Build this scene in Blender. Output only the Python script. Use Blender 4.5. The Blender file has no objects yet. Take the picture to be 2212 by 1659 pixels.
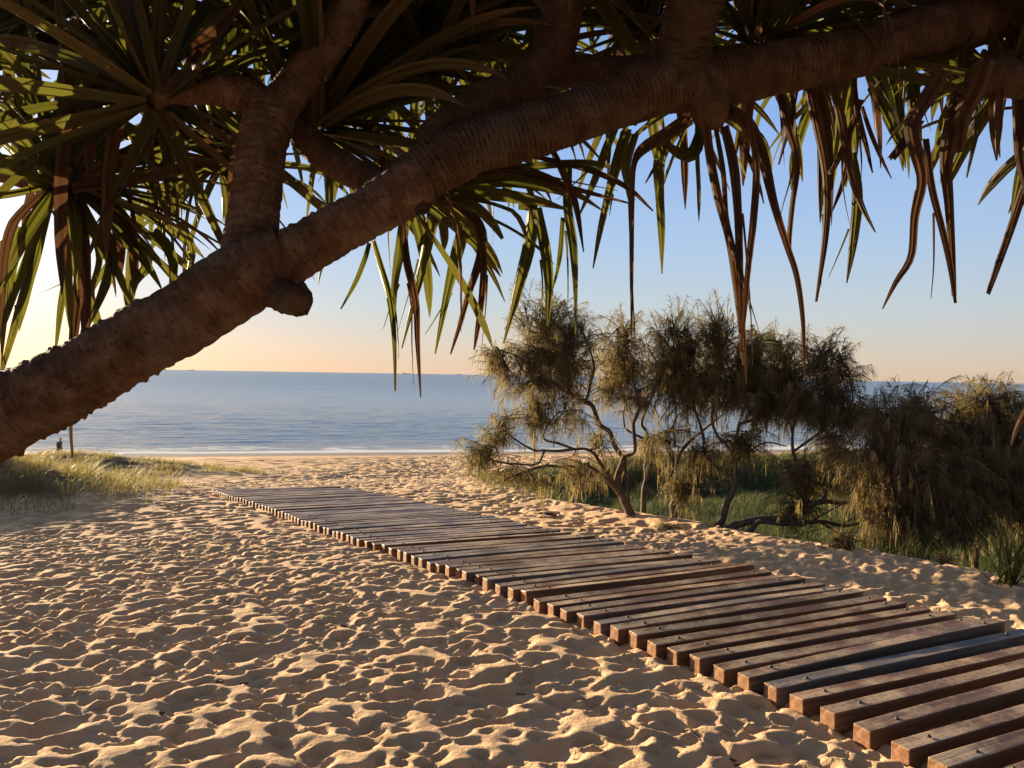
import bpy, math, random
import numpy as np
from mathutils import Vector, Matrix
rng = np.random.default_rng(11); random.seed(11)
S = bpy.context.scene
COL = S.collection

# ------------------------------------------------------------------ camera, sky, sun, exposure
F = 1662.0                      # focal length in photo pixels (photo taken as 2212 x 1659)
ROLL = math.radians(0.93)
PITCH = 0.0114538
fw = np.array([0, math.cos(PITCH), -math.sin(PITCH)])
r0 = np.array([1.0, 0, 0]); u0 = np.cross(r0, fw)
rt = math.cos(ROLL) * r0 + math.sin(ROLL) * u0
up = np.cross(rt, fw)
cam = bpy.data.cameras.new('camera'); camo = bpy.data.objects.new('camera', cam); COL.objects.link(camo)
cam.sensor_width = 36; cam.lens = F / 2212 * 36; cam.clip_start = 0.05; cam.clip_end = 90000
m = Matrix.Identity(4)
for i in range(3):
    m[i][0], m[i][1], m[i][2] = rt[i], up[i], -fw[i]
camo.matrix_world = m
S.camera = camo

SUN_EL, SUN_AZ = math.radians(8.0), math.radians(-46.0)     # azimuth from +Y towards +X
w = bpy.data.worlds.new('World'); S.world = w; w.use_nodes = True
nt = w.node_tree; bg = nt.nodes['Background']
sky = nt.nodes.new('ShaderNodeTexSky'); sky.sky_type = 'NISHITA'; sky.sun_disc = False
sky.sun_elevation = SUN_EL; sky.sun_rotation = SUN_AZ
sky.air_density = 1.0; sky.dust_density = 0.25; sky.ozone_density = 3.0; sky.altitude = 0
# clear dawn sky: physical sky blended with a measured colour ramp by elevation and a glow round the sun
tc = nt.nodes.new('ShaderNodeTexCoord'); sx = nt.nodes.new('ShaderNodeSeparateXYZ'); nt.links.new(tc.outputs['Generated'], sx.inputs[0])
def wm(op, a, b=0.0):
    n = nt.nodes.new('ShaderNodeMath'); n.operation = op
    for i, v in enumerate((a, b)):
        if isinstance(v, bpy.types.NodeSocket): nt.links.new(v, n.inputs[i])
        else: n.inputs[i].default_value = v
    return n.outputs[0]
def wmix(f, a, b, mode):
    n = nt.nodes.new('ShaderNodeMix'); n.data_type = 'RGBA'; n.blend_type = mode; n.clamp_factor = False
    for v, i in ((f, 0), (a, 6), (b, 7)):
        if isinstance(v, bpy.types.NodeSocket): nt.links.new(v, n.inputs[i])
        else: n.inputs[i].default_value = (*v, 1) if isinstance(v, tuple) else v
    return n.outputs[2]
rp = nt.nodes.new('ShaderNodeValToRGB'); cr = rp.color_ramp
STOPS = [(0.0, (.72, .53, .40)), (0.03, (.69, .58, .48)), (0.085, (.56, .62, .66)), (0.17, (.43, .58, .80)), (0.31, (.29, .46, .84)), (0.55, (.22, .30, .46)), (1.0, (.17, .20, .26))]
while len(cr.elements) < len(STOPS): cr.elements.new(0.5)
for e, (p, c) in zip(cr.elements, STOPS): e.position = p; e.color = (*c, 1)
nt.links.new(wm('MAXIMUM', sx.outputs[2], 0.0), rp.inputs[0])
vd = nt.nodes.new('ShaderNodeVectorMath'); vd.operation = 'DOT_PRODUCT'; nt.links.new(tc.outputs['Generated'], vd.inputs[0])
vd.inputs[1].default_value = (math.sin(SUN_AZ) * math.cos(SUN_EL), math.cos(SUN_AZ) * math.cos(SUN_EL), math.sin(SUN_EL))
dt = wm('MAXIMUM', vd.outputs['Value'], 0.0)
low = wm('POWER', 2.718, wm('MULTIPLY', wm('ABSOLUTE', sx.outputs[2]), -14.0))
hi = wm('ADD', 0.35, wm('MULTIPLY', wm('POWER', 2.718, wm('MULTIPLY', wm('ABSOLUTE', sx.outputs[2]), -5.0)), 0.65))
skyc = wmix(wm('MULTIPLY', wm('POWER', dt, 11.0), wm('MULTIPLY', hi, 0.42)), rp.outputs[0], (1.0, .72, .42), 'ADD')
skyc = wmix(wm('MULTIPLY', wm('POWER', dt, 8.0), wm('MULTIPLY', low, 0.95)), skyc, (.60, .14, -.36), 'ADD')
skyc = wmix(wm('MULTIPLY', wm('POWER', dt, 45.0), 1.2), skyc, (1.0, .80, .48), 'ADD')
back = nt.nodes.new('ShaderNodeMapRange'); back.interpolation_type = 'SMOOTHSTEP'
nt.links.new(vd.outputs['Value'], back.inputs[0])
for k_, v_ in (('From Min', -0.7), ('From Max', 0.35), ('To Min', 1.15), ('To Max', 2.75)): back.inputs[k_].default_value = v_
skyc = wmix(1.0, skyc, back.outputs[0], 'MULTIPLY')
skyc = wmix(0.06, skyc, sky.outputs[0], 'MIX')
nt.links.new(skyc, bg.inputs[0]); bg.inputs[1].default_value = 0.1
sl = bpy.data.lights.new('sun', 'SUN'); sl.energy = 5.0; sl.angle = math.radians(0.55); sl.color = (1.0, 0.80, 0.52)
so = bpy.data.objects.new('sun', sl); COL.objects.link(so)
sd = Vector((math.sin(SUN_AZ) * math.cos(SUN_EL), math.cos(SUN_AZ) * math.cos(SUN_EL), math.sin(SUN_EL)))
so.rotation_euler = sd.to_track_quat('Z', 'Y').to_euler(); so.location = (-20, 30, 8)
vs = S.view_settings
S.display_settings.display_device = 'sRGB'
vs.view_transform = 'Standard'; vs.look = 'None'; vs.gamma = 1; vs.exposure = 1.85
S.cycles.max_bounces = 6; S.cycles.diffuse_bounces = 4; S.cycles.transparent_max_bounces = 8
S.cycles.use_denoising = True

# ------------------------------------------------------------------ helpers
def ray(x, y):
    return fw + rt * (x - 1106) / F - up * (y - 829.5) / F
def P(x, y, d):                 # photo pixel at forward distance d (metres) -> world point
    return ray(x, y) * d
def project(p):
    d = p @ fw
    return 1106 + F * (p @ rt) / d, 829.5 - F * (p @ up) / d

def hash2(ix, iy, seed):
    h = (ix.astype(np.int64) * 374761393 + iy.astype(np.int64) * 668265263 + seed * 974711) & 0x7fffffff
    h = ((h ^ (h >> 13)) * 1274126177) & 0x7fffffff
    return ((h ^ (h >> 16)) & 0xffff) / 65535.0
def vnoise(x, y, seed=0):
    ix, iy = np.floor(x), np.floor(y); fx, fy = x - ix, y - iy
    fx = fx * fx * fx * (fx * (fx * 6 - 15) + 10); fy = fy * fy * fy * (fy * (fy * 6 - 15) + 10)
    a, b = hash2(ix, iy, seed), hash2(ix + 1, iy, seed)
    c, d = hash2(ix, iy + 1, seed), hash2(ix + 1, iy + 1, seed)
    return (a + (b - a) * fx) * (1 - fy) + (c + (d - c) * fx) * fy - 0.5
def fbm(x, y, seed=0, o=4):
    s = 0; a = 1.0
    for k in range(o):
        s = s + a * vnoise(x * 2 ** k, y * 2 ** k, seed + k * 17); a *= 0.5
    return s

def mesh_np(name, V, Fq, mat=None, parent=None, smooth=True, attrs=None):
    V = np.asarray(V, dtype=np.float32).reshape(-1, 3); Fq = np.asarray(Fq, dtype=np.int32)
    me = bpy.data.meshes.new(name)
    k = Fq.shape[1]; n = len(Fq)
    me.vertices.add(len(V)); me.vertices.foreach_set('co', V.ravel())
    me.loops.add(n * k); me.loops.foreach_set('vertex_index', Fq.ravel())
    me.polygons.add(n); me.polygons.foreach_set('loop_start', np.arange(0, n * k, k, dtype=np.int32))
    me.polygons.foreach_set('loop_total', np.full(n, k, dtype=np.int32))
    me.polygons.foreach_set('use_smooth', np.full(n, smooth, dtype=bool))
    me.update(calc_edges=True); me.validate()
    for an, av in (attrs or {}).items():
        at = me.attributes.new(an, 'FLOAT', 'POINT'); at.data.foreach_set('value', np.asarray(av, dtype=np.float32))
    if mat: me.materials.append(mat)
    o = bpy.data.objects.new(name, me); COL.objects.link(o)
    if parent:
        o.parent = parent; o.matrix_parent_inverse = Matrix.Translation(-Vector(parent.location))
    return o
def thing(name, label, cat, loc=(0, 0, 0), group=None):
    o = bpy.data.objects.new(name, None); COL.objects.link(o); o.location = loc
    o.empty_display_size = 0.1
    return tag(o, label, cat, group)
def tag(o, label=None, cat=None, group=None, kind=None):
    if label: o['label'] = label
    if cat: o['category'] = cat
    if group: o['group'] = group
    if kind: o['kind'] = kind
    return o

class Buf:                       # collects quad patches into one mesh
    def __init__(s): s.V = []; s.Fq = []; s.A = {'tint': [], 'ac': [], 'al': []}; s.n = 0
    def add(s, V, Fq, a=0.0, ac=0.0, al=0.0):
        V = np.asarray(V).reshape(-1, 3)
        s.V.append(V); s.Fq.append(np.asarray(Fq, dtype=np.int64) + s.n); s.n += len(V)
        for k, v in (('tint', a), ('ac', ac), ('al', al)): s.A[k].append(np.broadcast_to(np.asarray(v, dtype=np.float32), (len(V),)))
    def build(s, name, mat, parent=None, smooth=True):
        return mesh_np(name, np.concatenate(s.V), np.concatenate(s.Fq), mat, parent, smooth, {k: np.concatenate(v) for k, v in s.A.items()})

def spline(pts, n=None, step=None):
    pts = np.asarray(pts, dtype=float)
    p = np.vstack([2 * pts[0] - pts[1], pts, 2 * pts[-1] - pts[-2]])
    out = []
    for i in range(1, len(p) - 2):
        t = np.linspace(0, 1, 24, endpoint=False)[:, None]
        a, b, c, d = p[i - 1], p[i], p[i + 1], p[i + 2]
        out.append(0.5 * (2 * b + (c - a) * t + (2 * a - 5 * b + 4 * c - d) * t ** 2 + (3 * b - 3 * c + d - a) * t ** 3))
    out.append(pts[-1:]); q = np.vstack(out)
    L = np.concatenate([[0], np.cumsum(np.linalg.norm(np.diff(q[:, :3], axis=0), axis=1))])
    if n is None: n = max(3, int(L[-1] / step) + 1)
    s = np.linspace(0, L[-1], n)
    return np.stack([np.interp(s, L, q[:, k]) for k in range(q.shape[1])], 1), s
def unit(v): return v / np.maximum(np.linalg.norm(v, axis=-1, keepdims=True), 1e-9)

def grid_faces(nr, nc, wrap):
    i = np.arange(nr - 1)[:, None]
    j = np.arange(nc if wrap else nc - 1)[None, :]
    a = i * nc + j; b = i * nc + (j + 1) % nc
    return np.stack([a, b, b + nc, a + nc], -1).reshape(-1, 4)

def tube(buf, pts4, nseg=8, step=None, n=None, disp=None, caps=True, tint=0.0):
    """pts4: x,y,z,r.  disp(s, theta, r) -> radial offset"""
    q, s = spline(pts4, n, step)
    c, r = q[:, :3], q[:, 3]
    t = unit(np.gradient(c, axis=0))
    nrm = np.zeros_like(c); ref = np.array([0.31, 0.22, 0.92]); v = ref - t[0] * (ref @ t[0]); nrm[0] = v / np.linalg.norm(v)
    for i in range(1, len(c)):
        v = nrm[i - 1] - t[i] * (nrm[i - 1] @ t[i]); nrm[i] = v / np.linalg.norm(v)
    b = np.cross(t, nrm)
    th = np.linspace(0, 2 * math.pi, nseg, endpoint=False)
    R = np.broadcast_to(r[:, None], (len(c), nseg)).copy()
    if disp is not None: R = R + disp(s[:, None], th[None, :], R)
    V = c[:, None] + R[..., None] * (np.cos(th)[None, :, None] * nrm[:, None] + np.sin(th)[None, :, None] * b[:, None])
    V = V.reshape(-1, 3); Fq = grid_faces(len(c), nseg, True)
    if caps:
        k = len(V); V = np.vstack([V, c[0], c[-1]])
        e = (len(c) - 1) * nseg; j = np.arange(0, nseg, 2)
        f0 = np.stack([np.full_like(j, k), (j + 2) % nseg, j + 1, j], 1)
        f1 = np.stack([np.full_like(j, k + 1), e + j, e + j + 1, e + (j + 2) % nseg], 1)
        Fq = np.vstack([Fq, f0, f1])
    al = np.repeat(s, nseg); ac = np.tile(np.cos(th), len(c))
    if caps: al = np.append(al, [s[0], s[-1]]); ac = np.append(ac, [0, 0])
    buf.add(V, Fq, tint, ac, al)
    return c, s

# ------------------------------------------------------------------ materials
def mat(name):
    m = bpy.data.materials.new(name); m.use_nodes = True
    nt = m.node_tree; b = nt.nodes['Principled BSDF']
    return m, nt, b
def node(nt, t, **kw):
    n = nt.nodes.new('ShaderNode' + t)
    for k, v in kw.items():
        if k.startswith('i_'):
            key = k[2:]; key = int(key) if key.isdigit() else key.replace('_', ' ')
            n.inputs[key].default_value = v
        else: setattr(n, k, v)
    return n
def ramp(nt, src, stops):
    n = nt.nodes.new('ShaderNodeValToRGB'); cr = n.color_ramp
    while len(cr.elements) < len(stops): cr.elements.new(0.5)
    for e, (p, c) in zip(cr.elements, stops):
        e.position = p; e.color = (*c, 1) if len(c) == 3 else c
    nt.links.new(src, n.inputs[0]); return n.outputs[0]
def mix(nt, fac, a, b, mode='MIX'):
    n = nt.nodes.new('ShaderNodeMix'); n.data_type = 'RGBA'; n.blend_type = mode
    for s, i in ((fac, 0), (a, 6), (b, 7)):
        if isinstance(s, bpy.types.NodeSocket): nt.links.new(s, n.inputs[i])
        else: n.inputs[i].default_value = s if not isinstance(s, tuple) else (*s, 1)
    return n.outputs[2]
def mth(nt, op, a, b=0.0):
    n = nt.nodes.new('ShaderNodeMath'); n.operation = op
    for i, s in enumerate((a, b)):
        if isinstance(s, bpy.types.NodeSocket): nt.links.new(s, n.inputs[i])
        else: n.inputs[i].default_value = s
    return n.outputs[0]
def noise(nt, scale, detail=4, rough=0.55, vec=None, stretch=None):
    n = node(nt, 'TexNoise'); n.inputs['Scale'].default_value = scale; n.inputs['Detail'].default_value = detail
    n.inputs['Roughness'].default_value = rough
    tc = nt.nodes.new('ShaderNodeTexCoord'); src = tc.outputs['Object'] if vec is None else vec
    if stretch:
        mp = nt.nodes.new('ShaderNodeMapping'); mp.inputs['Scale'].default_value = stretch
        nt.links.new(src, mp.inputs[0]); src = mp.outputs[0]
    nt.links.new(src, n.inputs['Vector']); return n.outputs[0]
def bump(nt, b, h, strength, dist, prev=None):
    n = nt.nodes.new('ShaderNodeBump'); n.inputs['Strength'].default_value = strength; n.inputs['Distance'].default_value = dist
    nt.links.new(h, n.inputs['Height'])
    if prev: nt.links.new(prev, n.inputs['Normal'])
    nt.links.new(n.outputs[0], b.inputs['Normal']); return n.outputs[0]
def attr(nt, name='tint'):
    n = nt.nodes.new('ShaderNodeAttribute'); n.attribute_name = name; return n.outputs['Fac']

def leafy(name, stops, trans_col, trans=0.35, rough=0.5, streak=None, tip=None):
    m, nt, b = mat(name)
    b.inputs['Specular IOR Level'].default_value = 0.18
    col = ramp(nt, attr(nt), stops)
    ns = noise(nt, 9.0, 3)
    col = mix(nt, mth(nt, 'MULTIPLY', ns, 0.5), col, (0.5, 0.4, 0.28), 'MULTIPLY')
    if streak:
        cb = nt.nodes.new('ShaderNodeCombineXYZ'); nt.links.new(attr(nt, 'ac'), cb.inputs[0]); nt.links.new(mth(nt, 'MULTIPLY', attr(nt, 'al'), 0.35), cb.inputs[1])
        st = noise(nt, streak, 4, 0.65, vec=cb.outputs[0])
        col = mix(nt, ramp(nt, st, [(0.35, (0, 0, 0)), (0.7, (0.85, 0.85, 0.85))]), col, (0.36, 0.30, 0.24), 'MULTIPLY')
        bump(nt, b, st, 0.5, 0.004)
    if tip:
        tf = ramp(nt, mth(nt, 'ADD', attr(nt, 'al'), mth(nt, 'MULTIPLY', mth(nt, 'SUBTRACT', noise(nt, 5.0, 4, 0.7), 0.5), 0.9)), [(0.66, (0, 0, 0)), (0.84, (0.9, 0.9, 0.9))])
        col = mix(nt, tf, col, tip)
    nt.links.new(col, b.inputs['Base Color']); b.inputs['Roughness'].default_value = rough
    tr = nt.nodes.new('ShaderNodeBsdfTranslucent')
    tc = mix(nt, 0.6, col, trans_col); nt.links.new(tc, tr.inputs[0])
    ms = nt.nodes.new('ShaderNodeMixShader'); ms.inputs[0].default_value = trans
    out = nt.nodes['Material Output']
    nt.links.new(b.outputs[0], ms.inputs[1]); nt.links.new(tr.outputs[0], ms.inputs[2]); nt.links.new(ms.outputs[0], out.inputs[0])
    return m

# sand: dry sand, leaf litter where the 'veg' mask grows, wet sand near the water
M_sand, nt_, b_ = mat('sand')
n1 = noise(nt_, 3.0, 5, 0.6); n2 = noise(nt_, 220.0, 2, 0.6); n3 = noise(nt_, 0.35, 4)
c = ramp(nt_, n1, [(0.3, (0.57, 0.365, 0.21)), (0.7, (0.71, 0.47, 0.28))])
c = mix(nt_, mth(nt_, 'MULTIPLY', n2, 0.35), c, (0.36, 0.21, 0.11))
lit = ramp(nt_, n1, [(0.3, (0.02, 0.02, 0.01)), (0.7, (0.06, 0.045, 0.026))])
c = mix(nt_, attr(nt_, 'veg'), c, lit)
c = mix(nt_, attr(nt_, 'wet'), c, (0.27, 0.19, 0.12))
nt_.links.new(c, b_.inputs['Base Color'])
rr = mth(nt_, 'SUBTRACT', 0.95, mth(nt_, 'MULTIPLY', attr(nt_, 'wet'), 0.45)); nt_.links.new(rr, b_.inputs['Roughness'])
b_.inputs['Specular IOR Level'].default_value = 0.15
p_ = bump(nt_, b_, noise(nt_, 38.0, 5, 0.7), 0.8, 0.016)
bump(nt_, b_, n2, 0.35, 0.004, p_)

# sea
M_sea, nt_, b_ = mat('sea_water')
b_.inputs['Base Color'].default_value = (0.17, 0.25, 0.35, 1); nt_.links.new(attr(nt_, 'chop'), b_.inputs['Roughness']); b_.inputs['IOR'].default_value = 1.33
wa = noise(nt_, 1.3, 6, 0.7, stretch=(0.45, 1.0, 1)); wb = noise(nt_, 0.07, 4, 0.6, stretch=(0.35, 1.0, 1))
p_ = bump(nt_, b_, wb, 0.2, 0.3)
bump(nt_, b_, wa, 0.7, 0.38, p_)
fo = attr(nt_, 'foam')
fn = noise(nt_, 0.9, 5, 0.65, stretch=(0.25, 1.0, 1))
ff = nt_.nodes.new('ShaderNodeMapRange'); ff.inputs['From Min'].default_value = 0.0; ff.inputs['From Max'].default_value = 0.12
nt_.links.new(mth(nt_, 'SUBTRACT', mth(nt_, 'ADD', fo, mth(nt_, 'MULTIPLY', mth(nt_, 'SUBTRACT', fn, 0.5), 1.2)), 0.5), ff.inputs[0])
fb = node(nt_, 'BsdfDiffuse'); fb.inputs[0].default_value = (0.8, 0.8, 0.8, 1)
ms_ = nt_.nodes.new('ShaderNodeMixShader'); nt_.links.new(ff.outputs[0], ms_.inputs[0])
nt_.links.new(b_.outputs[0], ms_.inputs[1]); nt_.links.new(fb.outputs[0], ms_.inputs[2])
nt_.links.new(ms_.outputs[0], nt_.nodes['Material Output'].inputs[0])

# pandanus bark
M_bark, nt_, b_ = mat('pandanus_bark')
n1 = noise(nt_, 14, 6, 0.65); n2 = noise(nt_, 70, 4, 0.6); n3 = noise(nt_, 3.5, 3)
c = ramp(nt_, n1, [(0.28, (0.045, 0.024, 0.015)), (0.5, (0.105, 0.058, 0.035)), (0.72, (0.19, 0.115, 0.075))])
c = mix(nt_, ramp(nt_, n3, [(0.5, (0, 0, 0)), (0.68, (0.6, 0.6, 0.6))]), c, (0.12, 0.10, 0.085))
c = mix(nt_, attr(nt_), c, (0.03, 0.02, 0.014))  # tint darkens the bark; on the upper limbs it paints in deep shade
cb_ = nt_.nodes.new('ShaderNodeCombineXYZ'); nt_.links.new(attr(nt_, 'al'), cb_.inputs[0]); nt_.links.new(mth(nt_, 'MULTIPLY', attr(nt_, 'ac'), 0.02), cb_.inputs[1])
ringn = noise(nt_, 75, 3, 0.7, vec=cb_.outputs[0])
c = mix(nt_, ramp(nt_, ringn, [(0.36, (0.45, 0.45, 0.45)), (0.56, (0, 0, 0))]), c, (0.30, 0.26, 0.24), 'MULTIPLY')
vo = node(nt_, 'TexVoronoi'); vo.inputs['Scale'].default_value = 38; tcv = nt_.nodes.new('ShaderNodeTexCoord'); nt_.links.new(tcv.outputs['Object'], vo.inputs['Vector'])
pit = ramp(nt_, vo.outputs['Distance'], [(0.10, (1, 1, 1)), (0.22, (0, 0, 0))])
c = mix(nt_, mth(nt_, 'MULTIPLY', pit, 0.75), c, (0.022, 0.014, 0.01))
nt_.links.new(c, b_.inputs['Base Color']); b_.inputs['Roughness'].default_value = 0.9; b_.inputs['Specular IOR Level'].default_value = 0.15
p_ = bump(nt_, b_, n1, 0.8, 0.012); p_ = bump(nt_, b_, n2, 0.9, 0.006, p_); p_ = bump(nt_, b_, ringn, 0.35, 0.005, p_); bump(nt_, b_, noise(nt_, 200, 3, 0.6), 0.8, 0.003, p_)

M_leaf = leafy('pandanus_leaf', [(0.0, (0.024, 0.026, 0.009)), (0.5, (0.050, 0.042, 0.016)), (1.0, (0.12, 0.085, 0.036))], (0.32, 0.32, 0.04), 0.22, 0.55, 7.0, (0.085, 0.05, 0.028))
M_dead = leafy('dead_pandanus_leaf', [(0.0, (0.045, 0.024, 0.015)), (0.5, (0.075, 0.040, 0.024)), (1.0, (0.15, 0.082, 0.046))], (0.42, 0.19, 0.08), 0.10, 0.65, 7.0)
M_needle = leafy('sheoak_needle', [(0.0, (0.085, 0.088, 0.042)), (0.5, (0.19, 0.145, 0.068)), (1.0, (0.34, 0.22, 0.10))], (0.46, 0.35, 0.12), 0.44, 0.6)
M_grass = leafy('dune_grass', [(0.0, (0.05, 0.085, 0.025)), (0.5, (0.16, 0.145, 0.05)), (1.0, (0.42, 0.30, 0.13))], (0.6, 0.46, 0.14), 0.35, 0.55)
M_green = leafy('ground_cover', [(0.0, (0.016, 0.042, 0.012)), (0.55, (0.036, 0.070, 0.020)), (1.0, (0.21, 0.165, 0.07))], (0.3, 0.3, 0.07), 0.2, 0.55)
M_twig, nt_, b_ = mat('sheoak_bark')
c = ramp(nt_, noise(nt_, 18, 5), [(0.3, (0.035, 0.023, 0.017)), (0.7, (0.13, 0.085, 0.058))])
nt_.links.new(c, b_.inputs['Base Color']); b_.inputs['Roughness'].default_value = 0.85
bump(nt_, b_, noise(nt_, 60, 4), 0.7, 0.01)

# timber
M_wood, nt_, b_ = mat('weathered_timber')
oi = nt_.nodes.new('ShaderNodeObjectInfo')
g1 = noise(nt_, 22, 6, 0.65, stretch=(0.06, 1, 1)); g2 = noise(nt_, 90, 3, 0.6, stretch=(0.05, 1, 1))
ca = ramp(nt_, g1, [(0.3, (0.07, 0.034, 0.018)), (0.55, (0.175, 0.092, 0.05)), (0.75, (0.31, 0.18, 0.10))])
cg = ramp(nt_, g1, [(0.3, (0.075, 0.065, 0.06)), (0.7, (0.20, 0.18, 0.17))])
rf = ramp(nt_, oi.outputs['Random'], [(0.62, (0, 0, 0)), (0.9, (0.8, 0.8, 0.8))])
c = mix(nt_, rf, ca, cg)
geo = nt_.nodes.new('ShaderNodeNewGeometry'); sep = nt_.nodes.new('ShaderNodeSeparateXYZ'); nt_.links.new(geo.outputs['Normal'], sep.inputs[0])
tco = nt_.nodes.new('ShaderNodeTexCoord'); sepo = nt_.nodes.new('ShaderNodeSeparateXYZ'); nt_.links.new(tco.outputs['Normal'], sepo.inputs[0])
endm = mth(nt_, 'GREATER_THAN', mth(nt_, 'ABSOLUTE', sepo.outputs[0]), 0.8)
c = mix(nt_, endm, c, ramp(nt_, noise(nt_, 30, 4), [(0.3, (0.17, 0.075, 0.035)), (0.7, (0.36, 0.19, 0.095))]))
oloc = nt_.nodes.new('ShaderNodeVectorMath'); oloc.operation = 'ADD'; nt_.links.new(tco.outputs['Object'], oloc.inputs[0]); nt_.links.new(oi.outputs['Location'], oloc.inputs[1])
dust = ramp(nt_, mth(nt_, 'ADD', mth(nt_, 'MULTIPLY', noise(nt_, 2.6, 3, 0.6, vec=oloc.outputs[0]), 0.6), mth(nt_, 'MULTIPLY', noise(nt_, 34, 6, 0.8, vec=oloc.outputs[0]), 0.4)), [(0.455, (0, 0, 0)), (0.58, (0.9, 0.9, 0.9))])
dust = mth(nt_, 'MULTIPLY', dust, mth(nt_, 'GREATER_THAN', sepo.outputs[2], 0.7))
c = mix(nt_, dust, c, (0.46, 0.33, 0.21))
nt_.links.new(c, b_.inputs['Base Color']); b_.inputs['Roughness'].default_value = 0.45; b_.inputs['Specular IOR Level'].default_value = 0.28
p_ = bump(nt_, b_, g1, 0.5, 0.006); bump(nt_, b_, g2, 0.4, 0.002, p_)
def plain(name, col, rough=0.6, metal=0.0, var=0.25):
    m, nt, b = mat(name)
    c = mix(nt, mth(nt, 'MULTIPLY', noise(nt, 6, 5), var * 2), col, tuple(x * 0.45 for x in col))
    nt.links.new(c, b.inputs['Base Color']); b.inputs['Roughness'].default_value = rough; b.inputs['Metallic'].default_value = metal
    return m
M_steel = plain('bolt_steel', (0.07, 0.06, 0.055), 0.7, 0.3)

# ------------------------------------------------------------------ terrain
qk = np.array([-300, -40, -5, 1, 3.75, 4.33, 5.3, 6.52, 8.36, 10.63, 14.6, 20, 30, 50, 70, 81.7, 92, 120, 300])
zk = np.array([3.0, -1.2, -1.6, -1.68, -1.70, -1.695, -1.708, -1.745, -1.862, -1.99, -2.20, -2.75, -3.75, -5.65, -7.45, -8.2, -8.75, -11, -30])
qd = np.arange(-300, 301, 0.25); zd_ = np.interp(qd, qk, zk)
ker = np.hanning(9); ker /= ker.sum(); zd = np.convolve(np.pad(zd_, 4, 'edge'), ker, 'valid')
SEA = -8.2
def qof(x, y): return y - 0.23 * x
def base(x, y): return np.interp(qof(x, y), qd, zd)
EDGE = np.array([(16, -14), (9, 1.5), (6.2, 4.6), (4.4, 6.6), (3.1, 8.7), (2.35, 10.2), (1.55, 11.4), (0.75, 12.6), (0.1, 14.6), (-0.5, 17), (-1.3, 24), (2, 33), (12, 42), (60, 58), (400, 150)])
def edge_dist(x, y):             # >0 on the vegetated (right) side of the sand edge
    best = np.full(np.shape(x), 1e9); sg = np.ones(np.shape(x))
    for (ax, ay), (bx, by) in zip(EDGE[:-1], EDGE[1:]):
        dx, dy = bx - ax, by - ay; L = dx * dx + dy * dy
        t = np.clip(((x - ax) * dx + (y - ay) * dy) / L, 0, 1)
        ex, ey = x - ax - t * dx, y - ay - t * dy; dd = np.hypot(ex, ey)
        cr = dx * ey - dy * ex; m_ = dd < best
        best = np.where(m_, dd, best); sg = np.where(m_, np.where(cr < 0, 1, -1), sg)
    return best * sg
def sstep(a, b, x):
    t = np.clip((x - a) / (b - a), 0, 1); return t * t * (3 - 2 * t)
MOUNDS = [(-9.6, 13.2, 2.2, 2.1, 0.72), (-15, 14.0, 4.0, 3.0, 0.7), (-9.0, 16.5, 2.0, 1.3, 0.2), (-13.8, 24, 4.9, 2.5, 0.75), (-24, 25, 6, 4, 0.8)]
def mound(x, y):
    return sum(a * np.exp(-((x - cx) / sx) ** 2 - ((y - cy) / sy) ** 2) for cx, cy, sx, sy, a in MOUNDS)
def ground(x, y):
    e = edge_dist(x, y)
    z = base(x, y) + mound(x, y)
    near = 1 - sstep(18, 24, y)
    z = z - 0.72 * sstep(0.0, 1.5, e) * near * (1 - 0.6 * sstep(3, 7, e))
    z = z + 0.06 * np.exp(-((e + 0.25) / 0.35) ** 2) * near
    z = z - 0.85 * sstep(0.3, 2.6, e) * sstep(10.0, 14.5, y) * (1 - sstep(23.5 + 0.2 * x, 28.5 + 0.2 * x, y))
    z = z + 0.45 * np.exp(-((y - 29 - 0.2 * x) / 3.0) ** 2) * sstep(0.5, 4, e)
    return z
def hit(x, y, off=0.0, fn=None):  # where the line of sight through a photo pixel meets the ground
    d = ray(x, y); t = 3.0
    fn = fn or ground
    ts = np.concatenate([np.arange(1.5, 30, 0.05), np.arange(30, 120, 0.25)])
    px, py, pz = d[0] * ts, d[1] * ts, d[2] * ts
    below = pz < fn(px, py) + off
    k = int(np.argmax(below)) if below.any() else len(ts) - 1
    a, b = ts[max(k - 1, 0)], ts[k]
    for _ in range(18):
        c_ = 0.5 * (a + b)
        if d[2] * c_ < float(fn(np.array(d[0] * c_), np.array(d[1] * c_))) + off: b = c_
        else: a = c_
    return d * b

# boardwalk: left ends of the timbers on the sand
L_px = [(460, 1060), (488, 1068), (513, 1076), (564, 1091), (617, 1109), (646, 1121), (672, 1131), (712, 1143), (749, 1157), (772, 1165), (798, 1171), (826, 1176)]
L_near = [(826, 1176), (843, 1184), (861, 1190.5), (875.5, 1195.5), (891, 1200), (908.5, 1206.5), (926, 1214), (945, 1218), (964, 1225), (984.5, 1228), (1003.6, 1235), (1027.7, 1240), (1049, 1251), (1073.7, 1261), (1103.6, 1271), (1130, 1278), (1158.5, 1295.5), (1189.8, 1306), (1220.5, 1316), (1253, 1327), (1288, 1342.5), (1326, 1358), (1365, 1371), (1408, 1389), (1453, 1404), (1502, 1421), (1553, 1441), (1607.6, 1461), (1665, 1484), (1717, 1506), (1789, 1538), (1863.4, 1573), (1939.7, 1610.6), (2027.4, 1648)]
TOPOFF = 0.065
far = np.array([hit(x, y, TOPOFF, base)[:2] for x, y in L_px])
near = np.array([hit(x, y, TOPOFF, base)[:2] for x, y in L_near])
fl = np.concatenate([[0], np.cumsum(np.linalg.norm(np.diff(far, axis=0), axis=1))])
nf = int(round(fl[-1] / 0.158)); ss = np.linspace(0, fl[-1], nf + 1)[:-1]
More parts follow.
